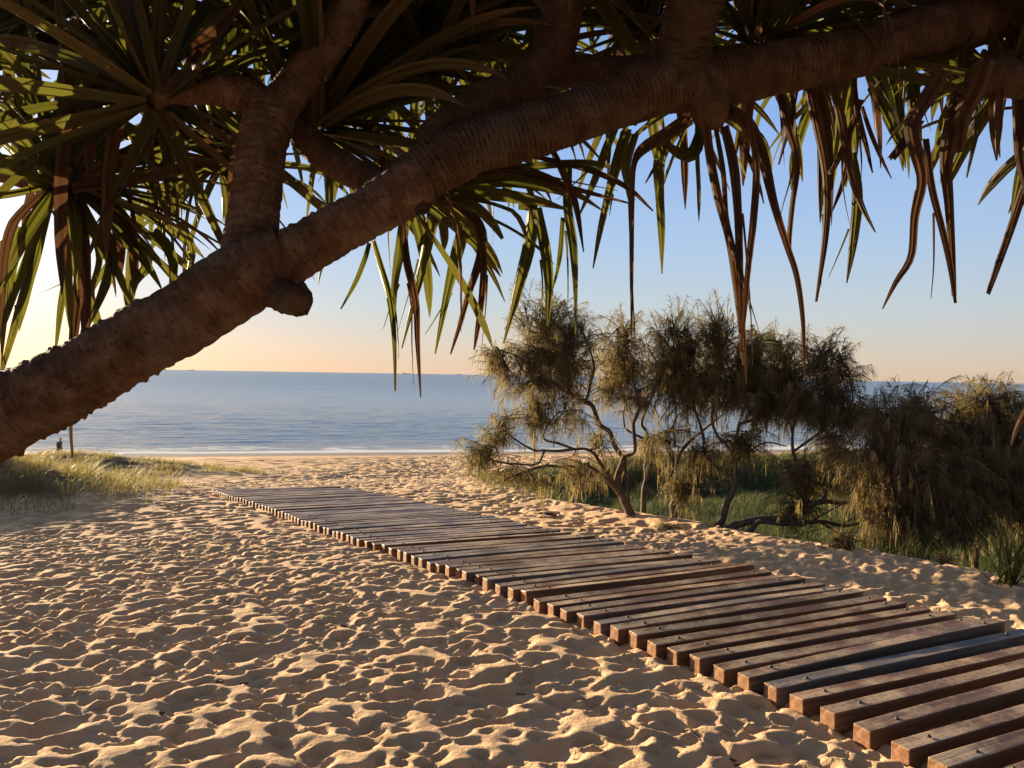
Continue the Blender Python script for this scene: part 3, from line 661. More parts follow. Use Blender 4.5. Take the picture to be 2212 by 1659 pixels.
# leaves that hang against the sky, each where it hangs: (depth, tint, kind, [(x, y, width px), ...])
HANG = [
 (2.5, .15, 'd', [(172,415,24),(175,520,30),(168,640,30),(158,740,25),(154,850,14),(153,930,10),(157,988,7)]),
 (2.6, .3, 'g', [(95,470,34),(75,560,32),(45,660,26),(22,740,20),(5,800,10)]),
 (2.7, .4, 'g', [(45,490,34),(25,580,30),(8,680,22),(-12,770,10)]),
 (2.65, .5, 'g', [(0,520,34),(15,600,30),(8,700,26),(2,800,10)]),
 (2.55, .4, 'g', [(225,490,30),(242,560,36),(222,630,26),(185,715,8)]),
 (2.6, .6, 'g', [(250,500,34),(300,545,40),(318,575,34),(290,610,26),(283,660,10)]),
 (2.6, .4, 'g', [(330,500,34),(360,530,34),(375,575,28),(368,640,12)]),
 (2.7, .5, 'g', [(150,500,28),(146,580,22),(132,660,20),(121,748,8)]),
 (2.7, .7, 'g', [(390,480,30),(415,540,26),(405,600,22),(392,650,8)]),
 (2.7, .5, 'g', [(205,500,28),(215,560,24),(200,620,20),(205,660,4)]),
 (2.5, .3, 'g', [(798,525,14),(788,560,16),(768,610,14),(736,668,4)]),
 (2.5, .2, 'g', [(806,520,18),(824,580,20),(843,650,20),(852,740,14),(854,845,6)]),
 (2.55,.6, 'g', [(876,470,40),(864,540,36),(852,620,26),(850,690,20),(851,760,10)]),
 (2.5, .1, 'd', [(872,475,14),(878,560,24),(898,650,22),(902,740,16),(909,858,4)]),
 (2.6, .7, 'g', [(938,455,44),(925,520,38),(910,590,30),(892,660,20),(868,752,6)]),
 (2.6, .6, 'g', [(1005,485,46),(985,555,40),(965,640,24),(953,700,16),(940,765,4)]),
 (2.5, .2, 'd', [(960,425,26),(1000,450,32),(1036,490,34),(1040,545,30),(1010,640,22),(990,710,16),(973,765,6)]),
 (2.52,.4, 'd', [(1040,510,18),(1045,570,22),(1040,650,20),(1030,720,14),(1024,756,4)]),
 (2.55,.5, 'g', [(1120,440,38),(1150,450,40),(1143,530,44),(1120,620,34),(1102,690,16),(1088,742,5)]),
 (2.6, .4, 'g', [(1160,450,30),(1178,540,34),(1186,610,30),(1184,670,16),(1182,705,6)]),
 (2.5, .3, 'g', [(1228,350,24),(1226,440,30),(1238,530,30),(1243,620,18),(1243,722,5)]),
 (2.4, .2, 'd', [(1190,318,18),(1215,370,22),(1243,440,22),(1261,545,4)]),
 (2.6, .4, 'g', [(1216,470,14),(1211,540,18),(1205,580,14),(1194,625,4)]),
 (2.5, .7, 'g', [(1334,262,26),(1308,325,28),(1284,390,24),(1251,466,5)]),
 (2.5, .6, 'g', [(1355,275,34),(1333,350,36),(1312,430,24),(1296,500,18),(1281,580,4)]),
 (2.6, .8, 'g', [(1370,290,30),(1352,350,34),(1356,400,22),(1362,450,6)]),
 (2.35,.4, 'd', [(1490,255,44),(1440,290,44),(1388,322,36),(1369,357,28),(1365,440,28),(1364,560,26),(1364,680,16),(1365,782,4)]),
 (2.5, .5, 'g', [(1440,300,40),(1424,350,38),(1425,420,30),(1429,500,26),(1430,592,5)]),
 (2.45,.6, 'g', [(1515,280,30),(1498,330,44),(1468,332,44),(1436,310,26)]),
 (2.45,.5, 'd', [(1424,345,8),(1408,372,10),(1394,396,4)]),
 (2.34,.5, 'd', [(1526,270,26),(1534,340,28),(1552,430,26),(1575,520,22),(1592,640,18),(1606,790,5)]),
 (2.36,.3, 'd', [(1546,275,14),(1562,370,16),(1570,470,14),(1590,570,18),(1604,690,16),(1612,828,4)]),
 (2.33,.2, 'd', [(1565,272,30),(1585,360,34),(1594,460,28),(1598,580,24),(1600,680,18),(1598,775,4)]),
 (2.30,.6, 'd', [(1620,262,18),(1634,360,24),(1628,470,24),(1616,580,20),(1608,680,16),(1598,770,4)]),
 (2.32,.4, 'd', [(1560,235,44),(1610,262,44),(1645,330,38),(1672,440,26),(1700,530,22),(1722,600,20),(1735,700,16),(1738,818,4)]),
 (2.4, .3, 'd', [(1595,300,12),(1620,345,16),(1640,400,12),(1650,440,4)]),
 (2.6, .5, 'd', [(1680,190,18),(1700,270,22),(1722,352,18),(1712,440,16),(1705,520,14),(1710,575,4)]),
 (2.7, .6, 'd', [(1722,190,12),(1705,270,14),(1682,356,6)]),
 (2.5, .2, 'd', [(1744,175,30),(1762,250,32),(1782,350,28),(1787,430,24),(1782,520,20),(1763,652,8)]),
 (2.55,.6, 'd', [(1796,170,26),(1818,260,28),(1838,370,28),(1862,445,18),(1891,502,5)]),
 (2.6, .5, 'g', [(1842,330,22),(1852,420,32),(1846,500,30),(1838,560,20),(1829,612,5)]),
 (2.5, .3, 'd', [(1860,215,16),(1830,300,22),(1800,365,18),(1783,376,5)]),
 (2.6, .4, 'd', [(1835,320,14),(1822,390,20),(1808,430,16),(1795,464,4)]),
 (2.5, .2, 'd', [(1844,165,14),(1852,240,18),(1872,320,16),(1885,374,5)]),
 (2.65,.6, 'd', [(1862,230,12),(1880,285,14),(1903,340,12),(1926,386,3)]),
 (2.8, .4, 'g', [(1960,120,30),(1972,190,40),(1976,245,34),(1990,305,8)]),
 (2.8, .5, 'g', [(1915,150,36),(1936,215,40),(1946,270,30),(1953,305,8)]),
 (2.75,.5, 'g', [(1880,190,20),(1912,250,22),(1935,300,18),(1955,350,5)]),
 (2.3, .3, 'd', [(2040,150,50),(2000,215,50),(1970,270,44),(1980,330,38),(1992,390,30),(1976,470,24),(1968,555,22),(1935,610,16),(1906,668,4)]),
 (2.32,.4, 'd', [(2000,300,20),(2012,400,24),(2034,490,22),(2052,570,20),(2064,655,10)]),
 (2.36,.3, 'd', [(2075,200,52),(2058,270,48),(2044,350,36),(2050,440,26),(2056,540,20),(2061,640,14)]),
 (2.4, .2, 'd', [(1990,255,26),(1960,300,30),(1924,345,24)]),
 (2.5, .5, 'g', [(2112,215,20),(2110,275,20),(2102,320,14),(2088,384,5)]),
 (2.5, .5, 'g', [(2160,200,22),(2154,265,22),(2160,340,6)]),
 (2.35,.3, 'd', [(2200,190,24),(2206,270,26),(2200,330,24),(2218,420,14),(2225,480,6)]),
 (2.3, .4, 'd', [(2240,350,26),(2212,410,26),(2185,490,24),(2155,575,22),(2134,635,16)]),
 (2.2, .9, 'd', [(2250,830,20),(2215,890,18),(2195,930,12),(2184,962,3)]),
 (2.48,.3, 'd', [(990,388,24),(1095,370,24),(1234,406,22),(1356,438,10)]),
 (2.46,.3, 'd', [(1120,330,14),(1268,366,18),(1355,405,16),(1411,456,5)]),
 (2.55,.6, 'g', [(990,388,28),(1130,362,26),(1268,352,22),(1342,366,6)]),
 (2.5, .5, 'g', [(975,402,34),(1095,391,38),(1190,405,34),(1236,424,12)]),
 (2.5, .7, 'g', [(960,412,36),(1060,419,40),(1150,432,34),(1218,450,10)]),
 (2.45,.6, 'g', [(950,420,30),(1020,443,36),(1062,480,30),(1086,516,12)]),
 (2.2, .5, 'd', [(1470,-30,10),(1495,50,13),(1520,130,15),(1538,190,13),(1548,222,6)]),
 (2.4, .9, 'd', [(410,140,60),(430,100,52),(480,50,40),(540,-20,30)]),
 (2.5, .6, 'd', [(165,398,44),(230,360,46),(320,310,40),(390,290,28),(440,300,18),(500,350,8)]),
 (2.45,.5, 'd', [(155,405,36),(250,392,40),(360,372,34),(470,350,14)]),
 (2.3, .7, 'd', [(385,232,16),(430,260,18),(480,295,18),(496,312,10)]),
 (2.35,.2, 'd', [(382,228,6),(330,300,8),(270,390,8),(170,540,3)]),
 (2.4, .8, 'd', [(1660,80,50),(1690,40,44),(1740,0,36),(1790,-50,20)]),
 (2.4, .9, 'd', [(1640,84,44),(1660,40,36),(1700,-10,26)]),
 (2.28,.8, 'd', [(2130,130,50),(2110,190,56),(2080,250,50),(2070,330,30)]),
]
# torn tips and stray strips on the longer leaves
gb, db = Buf(), Buf()
for d_, ti, kd, pl in HANG:
    pts = np.array([(*P(x, y, d_ + 0.05 * math.sin(1.3 * k + x)), w_ / F * d_) for k, (x, y, w_) in enumerate(pl)])
    q, s = spline(pts, step=0.025)
    c, wd = q[:, :3], np.maximum(q[:, 3], 0.0025)
    view = unit(c[0]); tg = unit(c[min(3, len(c) - 1)] - c[0])
    side = np.cross(tg, view); side = unit(side) + view * float(np.clip(rng.normal() * 0.35, -0.5, 0.5))
    leaf(gb if kd == 'g' else db, c, wd * 0.70, side, float(np.clip(rng.normal() * 0.5, -0.7, 0.7)), rng.uniform(0.22, 0.45), ti)
    if len(c) > 14 and wd.max() > 0.02 and rng.random() < 0.75:   # a split strip beside the blade
        k0 = int(len(c) * rng.uniform(0.35, 0.6)); k1 = int(len(c) * rng.uniform(0.75, 1.0))
        if k1 - k0 > 4:
            cc = c[k0:k1] + unit(side) * (wd[k0] * 0.4 * rng.choice([-1, 1])) + np.linspace(0, 1, k1 - k0)[:, None] * (rng.normal(size=3) * 0.03)
            leaf(gb if kd == 'g' else db, cc, np.linspace(0.008, 0.002, k1 - k0), side, 0.6, 0.2, ti)
gb.build('hanging_leaves', M_leaf, pt, False); db.build('hanging_dead_leaves', M_dead, pt, False)

# ------------------------------------------------------------------ she-oaks and bushes on the right
def needles(buf, P0, D0, L, W, droop, tint, K=4):
    n = len(P0); d = unit(D0); p = P0.copy(); rows = [p.copy()]; side = unit(np.cross(d, rng.normal(size=(n, 3))))
    for k in range(1, K):
        d = unit(d + np.array([0, 0, -1.0]) * (droop * (0.5 + k / K))[:, None]); p = p + d * (L / (K - 1))[:, None]; rows.append(p.copy())
    C = np.stack(rows, 1); wv = W[:, None] * np.linspace(1, 0.35, K)[None]
    V = np.stack([C - side[:, None] * wv[..., None] / 2, C + side[:, None] * wv[..., None] / 2], 2)   # n,K,2,3
    b0 = (np.arange(n) * K * 2)[:, None] + (np.arange(K - 1) * 2)[None]
    Fq = np.stack([b0, b0 + 1, b0 + 3, b0 + 2], -1).reshape(-1, 4)
    buf.add(V.reshape(-1, 3), Fq, np.repeat(tint, K * 2))
def sheoak(name, label, cat, trunks, blobs, base_px, group=None, dens=1.0, tintc=0.5, wn=0.0064):
    """trunks: lists of (x, y, depth, half-width px); blobs: (x, y, depth, rx, ry, twigs, upness)"""
    b3 = P(*base_px); zg = gz(b3[0], b3[1])
    root = thing(name, label, cat, (b3[0], b3[1], zg), group)
    wood, leaves = Buf(), Buf(); nodes = []
    for it, tr in enumerate(trunks):
        p4 = px4(tr)
        if it == 0: p4 = [(p4[0][0] - 0.02, p4[0][1], min(zg, p4[0][2]) - 0.15, p4[0][3] * 1.15)] + p4
        p4 = [(a_, b_, c_, r_ * 0.64) for a_, b_, c_, r_ in p4]
        jit = np.array([(0, 0, 0, 0)] + [(*rng.normal(size=3) * 0.012, 0) for _ in p4[1:]])
        c, s = tube(wood, np.array(p4) + jit, 9, 0.03, disp=lambda s, th, R: R * (0.10 * vnoise(s * 14 + 0 * th, np.cos(th) * 1.3 + 0 * s, 3) + 0.18 * vnoise(s * 5 + 0 * th, np.sin(th) + 0 * s, 8)))
        nodes.append(c[len(c) // 3:])
    nodes = np.vstack(nodes)
    for (x, y, d, rx, ry, n, upn) in blobs:
        n = max(3, int(n * dens)); c = P(x, y, d); ax = rx / F * d; ay = ry / F * d; az = 0.75 * max(min(ax, ay * 1.6), 0.5 * ax)
        dist = np.linalg.norm(nodes - (c - np.array([0, 0, 0.3 * ay])), axis=1); a0 = nodes[int(np.argmin(dist))]
        low = c - np.array([0, 0, 0.55 * ay])
        nl = max(2, int(n / 9)); hubs = []
        for k in range(nl):
            h = c + np.array([rng.normal() * ax * 0.5, rng.normal() * az * 0.5, rng.uniform(-0.5, 0.55) * ay])
            mid = 0.55 * a0 + 0.45 * h + np.array([0, 0, -0.08 * ay]) + rng.normal(size=3) * 0.04
            tube(wood, [(*a0, 0.011), (*mid, 0.008), (*h, 0.004)], 5, n=7, caps=False); hubs.append(h)
        hubs = np.array(hubs)
        small = ax < 0.12
        for k in range(n):
            v = np.clip(rng.normal(size=3) * 0.55, -1.25, 1.25); r = 1.0
            tip = c + np.array([v[0] * ax * r, v[1] * az * r, v[2] * ay * r])
            h = hubs[int(np.argmin(np.linalg.norm(hubs - tip, axis=1) + rng.random(len(hubs)) * 0.15))]
            ln = rng.uniform(0.34, 0.75) * (0.4 if small else 1)
            out = tip - c; out[2] *= 0.5
            d0 = unit(out / max(np.linalg.norm(out), 0.05) * 0.7 + np.array([0, 0, upn * 0.9 + 0.25]) + rng.normal(size=3) * 0.45)
            st = tip - d0 * ln * 0.6
            t = np.linspace(0, 1, 7)[:, None]
            tw = st + d0 * ln * t + np.array([0, 0, -1]) * ((0.42 - 0.22 * min(upn, 1)) * ln * t ** 2.4)
            tube(wood, [(*h, 0.0055), (*(0.5 * h + 0.5 * st + rng.normal(size=3) * 0.03), 0.0045), (*st, 0.004), (*tw[3], 0.003), (*tw[6], 0.0015)], 4, n=9, caps=False)
            nn = int(rng.integers(30, 60) * (0.5 if small else 1))
            tt = rng.uniform(0.0, 1.02, nn); base_ = np.stack([np.interp(tt, t[:, 0], tw[:, q]) for q in range(3)], 1)
            dt_ = unit(np.gradient(tw, axis=0)); dtt = np.stack([np.interp(tt, t[:, 0], dt_[:, q]) for q in range(3)], 1)
            dd = dtt * 0.9 + rng.normal(size=(nn, 3)) * 0.27
            ti = np.clip(tintc + 0.24 * rng.normal() + 0.12 * rng.normal(size=nn) - 0.25 * (v[2] > 0.3) * (upn > 0.3), 0, 1)
            hang = rng.uniform(0.55, 1.0) * (1 if upn < 0.9 else 0.6)
            needles(leaves, base_, dd, rng.uniform(0.16, 0.40, nn) * (0.42 if small else hang * (1.1 - 0.45 * tt)), np.full(nn, wn) * rng.uniform(0.7, 1.3, nn), rng.uniform(0.5, 1.5, nn) * (1 if upn < 0.9 else 0.5), ti, 5)
    wood.build('trunk', M_twig, root); leaves.build('crown', M_needle, root)
    return root
A = 10.6
sheoak('sheoak_tree', 'tallest she-oak with a forked dark trunk, its crown farthest left of the clump', 'tree',
 [[(1372,1140,A,17),(1364,1116,A,15),(1350,1079,A,13),(1335,1045,A,11),(1334,1029,A,10),(1344,994,A,11),(1346,986,A,10)],
  [(1346,988,A,8),(1325,962,A+.1,8),(1313,934,A+.15,8),(1293,914,A+.2,8),(1273,878,A+.2,8),(1263,866,A+.2,8),(1241,860,A+.2,6),(1229,845,A+.2,5),(1222,823,A+.2,5),(1205,780,A+.2,4),(1195,720,A+.2,3)],
  [(1263,868,A+.2,6),(1271,847,A+.15,5),(1275,823,A+.1,5),(1283,790,A,4),(1270,740,A,3),(1240,690,A,2)],
  [(1241,860,A+.2,5),(1210,838,A+.3,4),(1180,815,A+.4,3),(1120,770,A+.3,2.5),(1080,755,A+.3,2)],
  [(1346,988,A,6.5),(1367,980,A-.05,6),(1374,966,A-.1,6),(1368,934,A-.1,6),(1369,908,A-.1,6),(1376,890,A-.1,5),(1374,853,A-.1,4.5),(1370,823,A-.1,4),(1362,780,A-.1,3),(1350,730,A,2)],
  [(1372,898,A-.1,4),(1392,868,A-.15,4),(1412,840,A-.2,3),(1425,800,A-.2,2.5)],
  [(1352,1082,A,9),(1313,1031,A-.3,7),(1275,1007,A-.5,5.5),(1262,1000,A-.5,5)],
  [(1330,1050,A,7),(1297,1001,A-.4,6),(1281,978,A-.5,5.5),(1265,969,A-.5,5),(1239,970,A-.5,5),(1206,975,A-.5,5),(1176,974,A-.5,4),(1152,970,A-.4,4),(1126,956,A-.4,3.5),(1106,942,A-.4,3),(1080,925,A-.4,2)],
  [(1240,970,A-.5,4.5),(1205,960,A-.5,4),(1172,950,A-.4,3.5),(1188,918,A-.4,3),(1206,890,A-.4,2)],
  [(1215,1008,A-.6,4),(1180,1008,A-.6,5),(1150,1014,A-.6,4.5),(1124,1022,A-.7,4),(1092,1035,A-.7,3)],
  [(1176,975,A-.5,4),(1160,1000,A-.5,3.5),(1110,1002,A-.6,3),(1075,1000,A-.6,3),(1040,985,A-.6,2)]],
 [(1185,720,A+.2,78,84,120,.8),(1235,760,A,58,80,90,.5),(1150,770,A+.2,50,56,44,.4),(1080,770,A+.3,38,44,36,.5),(1195,665,A+.2,48,36,34,1.1),(1140,668,A+.2,30,40,12,1.2),(1180,820,A+.2,70,26,28,0.0),
  (1162,880,A-.4,40,42,44,.6),(1235,885,A-.3,40,34,16,.3),(1085,900,A-.4,24,20,11,.5),(1070,938,A-.4,30,22,17,.5),(1045,970,A-.6,40,30,28,.5),(1100,1005,A-.6,40,26,12,.2),(1245,1000,A-.6,30,34,18,.1),(1290,945,A-.2,24,24,12,0),(1160,1020,A-.7,50,20,9,.0)],
 (1372,1140,A), dens=1.0, tintc=0.42)
B = 10.9
sheoak('sheoak_tree', 'slender she-oak with a bent S-shaped trunk just right of the tallest one', 'tree',
 [[(1390,1110,B,10),(1392,1060,B,8),(1396,1031,B,7),(1393,1013,B,7),(1399,994,B,7),(1397,956,B,6),(1396,934,B,5.5),(1389,916,B,5),(1396,880,B,4.5),(1415,840,B,4),(1420,800,B,3.5),(1400,750,B,3)],
  [(1396,950,B,4),(1372,940,B,4),(1352,925,B,3.5),(1348,900,B,3),(1355,880,B,2)],
  [(1396,880,B,4),(1380,850,B,3),(1350,800,B,3),(1335,760,B,2)]],
 [(1350,770,B,54,74,100,.7),(1345,710,B,40,30,24,1.2),(1330,825,B,44,30,30,.1),(1408,945,B,24,34,22,0),(1390,850,B,30,28,20,.2)],
 (1390,1110,B), tintc=0.46)
Cc = 10.4
sheoak('sheoak_tree', 'she-oak with a leaning trunk and a thick side branch, in the middle of the clump', 'tree',
 [[(1450,1150,Cc,13),(1455,1115,Cc,11),(1457,1094,Cc,11),(1475,1074,Cc,10),(1499,1052,Cc,9),(1510,1014,Cc,8),(1518,995,Cc,7),(1522,960,Cc,6),(1510,920,Cc,5),(1500,870,Cc,4.5),(1490,800,Cc,4),(1500,740,Cc,3)],
  [(1502,1053,Cc,6.5),(1525,1046,Cc-.1,5),(1550,1041,Cc-.2,4.5),(1572,1038,Cc-.3,3.5)],
  [(1456,1100,Cc,7),(1461,1028,Cc+.1,6),(1465,990,Cc+.1,5.5),(1490,957,Cc+.2,5.5),(1530,925,Cc+.2,4),(1560,890,Cc+.2,3)],
  [(1436,1054,Cc+.1,4),(1454,1006,Cc+.2,4),(1441,975,Cc+.2,4),(1441,945,Cc+.2,3.5),(1460,900,Cc+.2,3),(1450,840,Cc+.2,2.5)]],
 [(1470,740,Cc,60,70,110,.8),(1450,700,Cc,34,30,22,1.3),(1480,830,Cc,60,40,64,.2),(1540,800,Cc+.2,50,60,80,.4),(1518,970,Cc-.1,30,30,32,0),(1450,930,Cc+.2,34,26,20,0),(1470,1050,Cc,26,36,30,.2),(1440,790,Cc+.1,40,50,50,.4)],
 (1450,1150,Cc), tintc=0.4)
Dd = 10.0
sheoak('sheoak_tree', 'she-oak with a curved bare trunk rising beside the fallen log', 'tree',
 [[(1535,1165,Dd,16),(1545,1145,Dd,13),(1562,1123,Dd,11),(1570,1090,Dd,10),(1586,1060,Dd,10),(1588,1024,Dd,9),(1587,990,Dd,8.5),(1580,955,Dd,6),(1560,950,Dd,5),(1540,921,Dd,5),(1540,880,Dd,4),(1560,800,Dd,3.5),(1550,720,Dd,3)],
  [(1587,992,Dd,6),(1594,925,Dd,5),(1610,910,Dd,5),(1640,900,Dd,4.5),(1690,870,Dd,3.5),(1740,840,Dd,3)],
  [(1587,990,Dd,5),(1572,965,Dd,4.5),(1558,945,Dd,4)],
  [(1590,993,Dd,3),(1620,975,Dd,3),(1655,955,Dd,2.5),(1700,965,Dd,2)],
  [(1600,900,Dd,4),(1620,840,Dd,4),(1640,770,Dd,3),(1650,720,Dd,2)],
  [(1690,870,Dd,3),(1740,800,Dd,3),(1780,760,Dd,2)]],
 [(1550,720,Dd,44,52,60,1.0),(1546,680,Dd,20,36,10,1.6),(1610,760,Dd,54,60,90,.7),(1600,830,Dd,70,38,84,.1),(1690,790,Dd+.2,54,66,100,.6),(1680,730,Dd+.2,36,26,22,1.2),(1605,945,Dd,44,30,40,.1),(1720,860,Dd+.1,60,30,50,.1),(1650,870,Dd,50,24,40,0)],
 (1535,1165,Dd), tintc=0.34)
Ee = 9.4
sheoak('sheoak_tree', 'sprawling she-oak with a trunk lying along the ground and bare forked limbs', 'tree',
 [[(1500,1185,Ee,16),(1530,1155,Ee,15),(1570,1139,Ee,13),(1630,1126,Ee,12),(1709,1120,Ee,11),(1749,1092,Ee-.1,9.5),(1780,1082,Ee-.1,8),(1811,1084,Ee-.1,7),(1892,1086,Ee-.2,6),(1935,1096,Ee-.2,5),(1975,1094,Ee-.2,3)],
  [(1545,1164,Ee,9),(1580,1160,Ee,9),(1620,1153,Ee-.1,9),(1642,1130,Ee-.1,8),(1700,1130,Ee-.1,7),(1773,1131,Ee-.2,7),(1826,1131,Ee-.2,6),(1884,1121,Ee-.2,4.5),(1918,1111,Ee-.2,3)],
  [(1777,1083,Ee-.1,6),(1785,1062,Ee-.15,5.5),(1799,1044,Ee-.2,5.5),(1820,1028,Ee-.2,5),(1838,1020,Ee-.2,4.5),(1865,1025,Ee-.3,3.5),(1904,1022,Ee-.3,2.5)],
  [(1695,1118,Ee,7),(1735,1080,Ee+.1,6),(1748,1048,Ee+.1,5),(1770,1045,Ee+.1,4.5),(1830,1050,Ee+.1,3)],
  [(1748,1090,Ee+.1,6),(1735,1050,Ee+.2,5.5),(1719,1008,Ee+.3,6),(1716,973,Ee+.3,5.5),(1712,940,Ee+.3,4.5),(1716,905,Ee+.3,4),(1720,850,Ee+.3,3)],
  [(1717,973,Ee+.3,4.5),(1760,940,Ee+.3,4.5),(1804,905,Ee+.3,4),(1840,870,Ee+.3,3),(1830,800,Ee+.3,2)],
  [(1826,1128,Ee-.2,3),(1850,1118,Ee-.2,3),(1870,1090,Ee-.25,2)],
  [(1708,1122,Ee,4),(1735,1135,Ee-.1,3),(1800,1100,Ee-.2,2.5),(1880,1060,Ee-.25,2)],
  [(1773,1130,Ee-.2,3),(1840,1165,Ee-.25,4),(1900,1180,Ee-.3,3),(1960,1220,Ee-.4,2)],
  [(1712,945,Ee+.3,3),(1706,920,Ee+.3,2.5),(1702,900,Ee+.3,2)]],
 [(1770,760,Ee+.4,44,44,44,.9),(1800,800,Ee+.4,46,40,50,.6),(1815,760,Ee+.4,34,20,10,1.0),(1770,850,Ee+.3,70,36,70,.1),(1850,870,Ee+.2,54,30,50,.4),(1780,890,Ee+.2,70,26,34,0),(1725,1085,Ee,40,22,30,0),(1730,1020,Ee+.1,22,44,26,0),(1800,960,Ee+.2,40,40,34,0),(1790,1015,Ee,40,28,20,0)],
 (1500,1185,Ee), tintc=0.5)
G = 8.9
def bush_trunks(cx, d, y0=1190):
    return [[(cx, y0, d, 9), (cx + 10, y0 - 80, d, 7), (cx - 20, y0 - 160, d, 5), (cx - 30, y0 - 240, d, 3)],
            [(cx, y0, d, 7), (cx + 50, y0 - 90, d - .1, 5), (cx + 90, y0 - 200, d, 3)],
            [(cx, y0, d, 7), (cx - 60, y0 - 80, d - .1, 5), (cx - 80, y0 - 170, d - .1, 3)]]
sheoak('sheoak_bush', 'golden brown weeping she-oak bush hanging over the log', 'bush', bush_trunks(1930, G),
 [(1930,900,G,60,50,90,.4),(1910,980,G-.1,70,60,150,.2),(1980,1030,G-.3,80,60,170,.1),(1960,1100,G-.4,70,46,110,0),(1900,1050,G-.3,50,50,80,0),(1985,870,G+.3,46,46,60,.7),(1960,1150,G-.4,40,30,34,0)],
 (1930,1190,G), tintc=0.8, dens=0.9)
sheoak('sheoak_bush', 'dense dark she-oak bush at the right edge, in front of the sea horizon', 'bush', bush_trunks(2110, G + .3),
 [(2060,930,G+.3,70,60,130,.4),(2090,860,G+.5,50,36,50,.9),(2150,870,G+.4,60,46,90,.7),(2140,960,G,80,70,180,.2),(2080,1020,G-.3,70,60,130,.1),(2170,1050,G-.2,70,70,130,.1),(2090,1110,G-.5,60,40,70,0),(2240,930,G+.1,60,80,120,.3),(2230,1080,G-.1,60,80,90,.2)],
 (2110,1190,G + .3), tintc=0.65, dens=0.9)
sheoak('sheoak_bush', 'small bright green she-oak seedling at the sand edge left of the log', 'bush',
 [[(1440,1150,9.6,2.5),(1437,1138,9.6,2),(1430,1126,9.6,1)]], [(1432,1134,9.6,16,9,16,.9),(1458,1140,9.6,14,6,9,.8)], (1440,1150,9.6), tintc=0.25)
sheoak('sheoak_bush', 'yellow green sapling with thin upright stems at the sand edge', 'bush',
 [[(1818,1208,7.9,3),(1822,1185,7.9,2.5),(1835,1160,7.9,1.5)],[(1816,1208,7.9,2.5),(1810,1180,7.9,2),(1800,1165,7.9,1.2)],[(1817,1208,7.9,2.5),(1817,1170,7.9,2),(1818,1145,7.9,1)]],
 [(1832,1162,7.9,14,16,12,1.3),(1803,1172,7.9,13,11,9,1.2),(1818,1160,7.9,14,16,10,1.5)], (1818,1208,7.9), tintc=0.3)
sheoak('dry_shrub', 'small dead salmon coloured shrub low in the green ground cover', 'bush',
 [[(2036,1235,7.6,2),(2036,1215,7.6,1.5),(2040,1195,7.6,1)]], [(2037,1205,7.6,18,16,10,1.2),(2010,1215,7.6,24,14,10,.6)], (2036,1235,7.6), tintc=1.0)

# ------------------------------------------------------------------ grasses
def blades(buf, pts, h, wd, lean, tint):
    n = len(pts); az = rng.uniform(0, 2 * math.pi, n); K = 4
    ld = np.stack([np.cos(az), np.sin(az), np.zeros(n)], 1) * 0.6 + np.array([0.85, -0.3, 0]) * 0.5
    side = unit(np.stack([-ld[:, 1], ld[:, 0], np.zeros(n)], 1))
    t = np.linspace(0, 1, K)[None, :, None]
    C = pts[:, None] + np.array([0, 0, 1.0]) * (h[:, None, None] * (t - 0.42 * lean[:, None, None] * t ** 2.4)) + ld[:, None] * (h * lean)[:, None, None] * t ** 1.8
    wv = wd[:, None] * np.array([1, 0.85, 0.6, 0.12])[None]
    V = np.stack([C - side[:, None] * wv[..., None] / 2, C + side[:, None] * wv[..., None] / 2], 2)
    b0 = (np.arange(n) * K * 2)[:, None] + (np.arange(K - 1) * 2)[None]
    buf.add(V.reshape(-1, 3), np.stack([b0, b0 + 1, b0 + 3, b0 + 2], -1).reshape(-1, 4), np.repeat(tint, K * 2))
def in_view(x, y, m=250):
    px = 1106 + F * x / y
    return (px > -m) & (px < 2212 + m)
# dune grass on the left mounds
n = 300000
x = rng.uniform(-30, -4, n); y = rng.uniform(9, 31, n)
mdv = mound(x, y) + 0.10 * fbm(x * 0.9, y * 0.9, 8, 3); cl = vnoise(x * 2.2, y * 2.2, 44) + vnoise(x * 5, y * 5, 45) * 0.6
keep = in_view(x, y) & (mdv > np.where(y < 16, 0.05, 0.13) + 0.10 * rng.random(n)) & (cl > np.where(y < 16, -0.3, -0.04)) & (rng.random(n) < np.clip(1.3 - y / 60, 0.5, 1))
x, y, cl = x[keep], y[keep], cl[keep]
bf = Buf(); pts = np.stack([x, y, gzv(x, y) - 0.02], 1); n = len(x)
blades(bf, pts, rng.uniform(0.12, 0.36, n) * (0.8 + 1.2 * cl) * np.where(y < 16.5, 1.45, 0.8), 0.0045 + 0.00022 * y, rng.uniform(0.55, 1.25, n), np.clip(0.40 + 0.28 * rng.normal(size=n) + 0.2 * cl + 0.014 * (y - 15) - 0.35 * sstep(-8.6, -7.2, x) * (y < 16), 0, 1))
tag(bf.build('dune_grass', M_grass), 'pale golden dune grass on the low mounds', kind='stuff')
